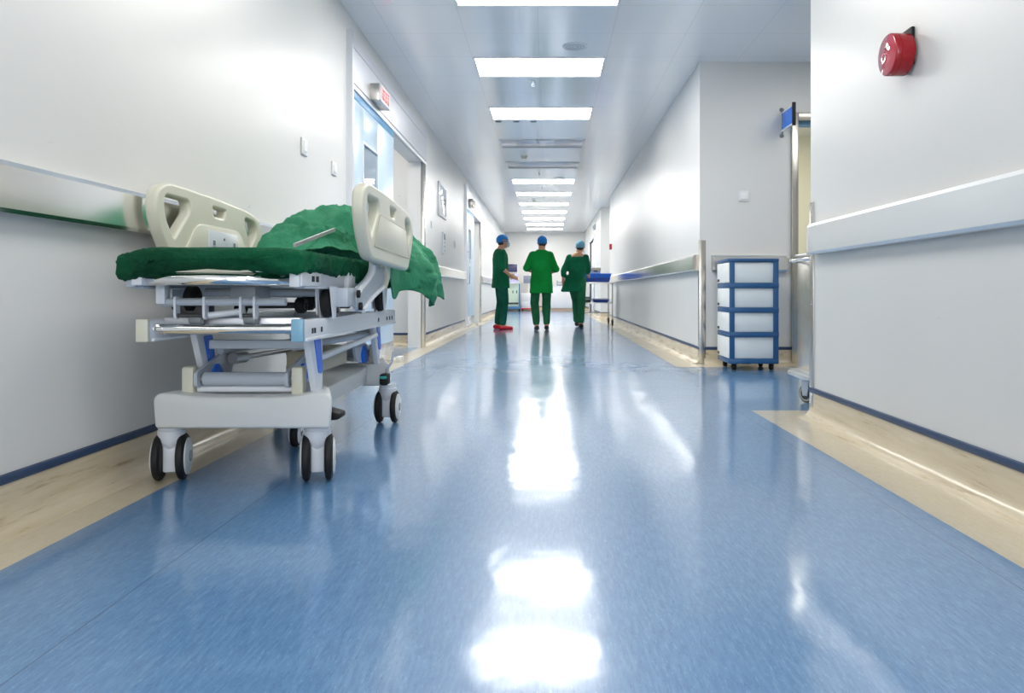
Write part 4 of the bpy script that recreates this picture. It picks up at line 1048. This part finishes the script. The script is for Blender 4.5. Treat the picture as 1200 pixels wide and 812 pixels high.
    loft(tr, [(0, 0, .80, .17, .125), (0, 0, .90, .178, .13), (0, 0, 1.0, .17, .12), (0, 0, 1.06, .155, .11)])
    for (hp, kn, an, fd) in legs:
        A = Vector(an); K = Vector(kn); e = K.lerp(A, 1-(pant_end-.08)/max(.2, (K.z-A.z)))
        limb(tr, [hp, kn, tuple(e)], [.100, .082, .064])
    W(tr); remeshed(tr, .012, 4, wr_).build('trousers', trouser_mat, root, 0)
    # cap with a gathered band
    cp = MB()
    cc_ = hc+Vector((0, -.018, .035))
    bm = bmesh.new(); bmesh.ops.create_uvsphere(bm, u_segments=24, v_segments=14, radius=1)
    for v_ in list(bm.verts):
        if v_.co.z < -.22-.25*(v_.co.y < -.2)*1.0: bm.verts.remove(v_)
    for v_ in bm.verts:
        rr_ = 1+.03*math.sin(9*math.atan2(v_.co.y, v_.co.x))*(1-abs(v_.co.z))
        v_.co = Vector((cc_.x+v_.co.x*.090*rr_, cc_.y+v_.co.y*.108*rr_, cc_.z+v_.co.z*.098))
    cp.bm(bm); W(cp); cap = cp.build('cap', cap_mat, root, 0)
    so = cap.modifiers.new('thick', 'SOLIDIFY'); so.thickness = .004
    ts_ = MB()
    ts_.tube([tuple(cc_+Vector((.088*math.cos(a), .107*math.sin(a)-.0, -.022-.012*(1-math.sin(a))))) for a in [2*PI*i/24 for i in range(25)]], .008, 8, cap=False)
    W(ts_).build('cap_band', cap_mat, cap)
    if mask:
        mk = MB(); vs = []; nn, mm = 12, 8
        for i in range(nn+1):
            for j in range(mm+1):
                u = (i/nn-.5)*2.1; vv = (j/mm-.5)
                r1 = .073+.014*math.cos(vv*PI)*math.cos(u)
                vs.append(tuple(hc+Vector((math.sin(u)*r1*.98, .012+math.cos(u)*(r1+.020), -.045+vv*.095))))
        fs = [[i*(mm+1)+j, i*(mm+1)+j+1, (i+1)*(mm+1)+j+1, (i+1)*(mm+1)+j] for i in range(nn) for j in range(mm)]
        mk.add(vs, fs); W(mk); mo = mk.build('face_mask', 'mask', root, 0)
        so = mo.modifiers.new('thick', 'SOLIDIFY'); so.thickness = .004
    # shoes
    for (hp, kn, an, fd) in legs:
        sh_ = MB(); A = Vector(an); fdv = Vector(fd)
        limb(sh_, [tuple(A+Vector((0, 0, -.038))-fdv*.035), tuple(A+fdv*.06+Vector((0, 0, -.045))), tuple(A+fdv*.15+Vector((0, 0, -.055)))], [.043, .042, .034])
        for i, (a_, b_2, c_2) in enumerate(sh_.v): sh_.v[i] = (a_, b_2, max(c_2, A.z-.08))
        W(sh_); remeshed(sh_, .008, 3).build('shoe', shoe_mat, root, 0)
    return root
D = math.radians
# left: in profile facing right, forearms forward
person('person in dark green scrubs, blue cap, face mask and red shoes standing at left', -.83, 13.35, D(-72), 1.70, (0, .03, 0),
       [((-.21, -.02, 1.09), (-.12, .17, .97), (.35, .8, -.1)), ((.22, -.03, 1.09), (.13, .18, .93), (-.25, .8, -.1))],
       [((-.09, 0, .88), (-.10, .03, .48), (-.11, -.035, .082), (-.1, 1, 0)), ((.09, 0, .88), (.10, .04, .48), (.10, .01, .08), (.25, 1, 0))],
       'scrub_dark', 'trousers', 'cap_blue', 'shoe_red', .74, .95, pant_end=.13)
# middle: back view, walking away, arms bent in front
person('person seen from behind in bright green scrub top and blue cap, in the middle', -.10, 13.05, D(4), 1.66, (.02, .05, 0),
       [((-.27, .02, 1.10), (-.14, .24, 1.05), (.7, .6, .1)), ((.27, .0, 1.08), (.16, .24, 1.02), (-.7, .6, .1))],
       [((-.09, 0, .88), (-.115, .05, .48), (-.085, -.10, .085), (-.1, .99, 0)), ((.09, 0, .88), (.10, .07, .49), (.10, .05, .082), (.15, .98, 0))],
       'scrub_bright', 'trousers_green', 'cap_blue', 'shoe_dark', .66, .95, pant_end=.14)
# right: walking away, loose gown hanging to the left
person('person seen from behind in loose dark green gown and pale blue cap, beside the trolley', .56, 13.95, D(-6), 1.64, (.04, .03, 0),
       [((-.26, -.03, 1.10), (-.27, .02, .86), (0, .3, -1)), ((.19, .10, 1.12), (.20, .33, 1.02), (.2, 1, -.1))],
       [((-.08, 0, .88), (-.03, .16, .50), (-.02, .26, .10), (.0, 1, 0)), ((.08, 0, .88), (.085, .02, .48), (.08, -.04, .081), (.1, 1, 0))],
       'scrub_dark', 'trousers_green', 'cap_pale', 'shoe_dark', .70, 1.3, gown=True, bare_neck=True, lean=.03, pant_end=.13)

# ------------------------------------------------------------------ camera and view
cam = bpy.data.cameras.new('camera'); co = bpy.data.objects.new('camera', cam); C.objects.link(co)
co.location = (0, 0, HC); co.rotation_euler = (PI/2, 0, 0)
cam.sensor_width = 36.0; cam.lens = F/1200*36.0
cam.shift_x = -(CX-600)/1200; cam.shift_y = -(406-CY)/1200
cam.clip_start = .05; cam.clip_end = 100
S.camera = co
wd = bpy.data.worlds.new('world'); S.world = wd; wd.use_nodes = True
wd.node_tree.nodes['Background'].inputs[0].default_value = (1, 1, 1, 1); wd.node_tree.nodes['Background'].inputs[1].default_value = .3
S.view_settings.view_transform = 'Standard'; S.view_settings.look = 'None'
S.view_settings.gamma = 1.0; S.view_settings.use_curve_mapping = False
S.view_settings.exposure = 1.3
S.cycles.diffuse_bounces = 8; S.cycles.glossy_bounces = 6; S.cycles.max_bounces = 12
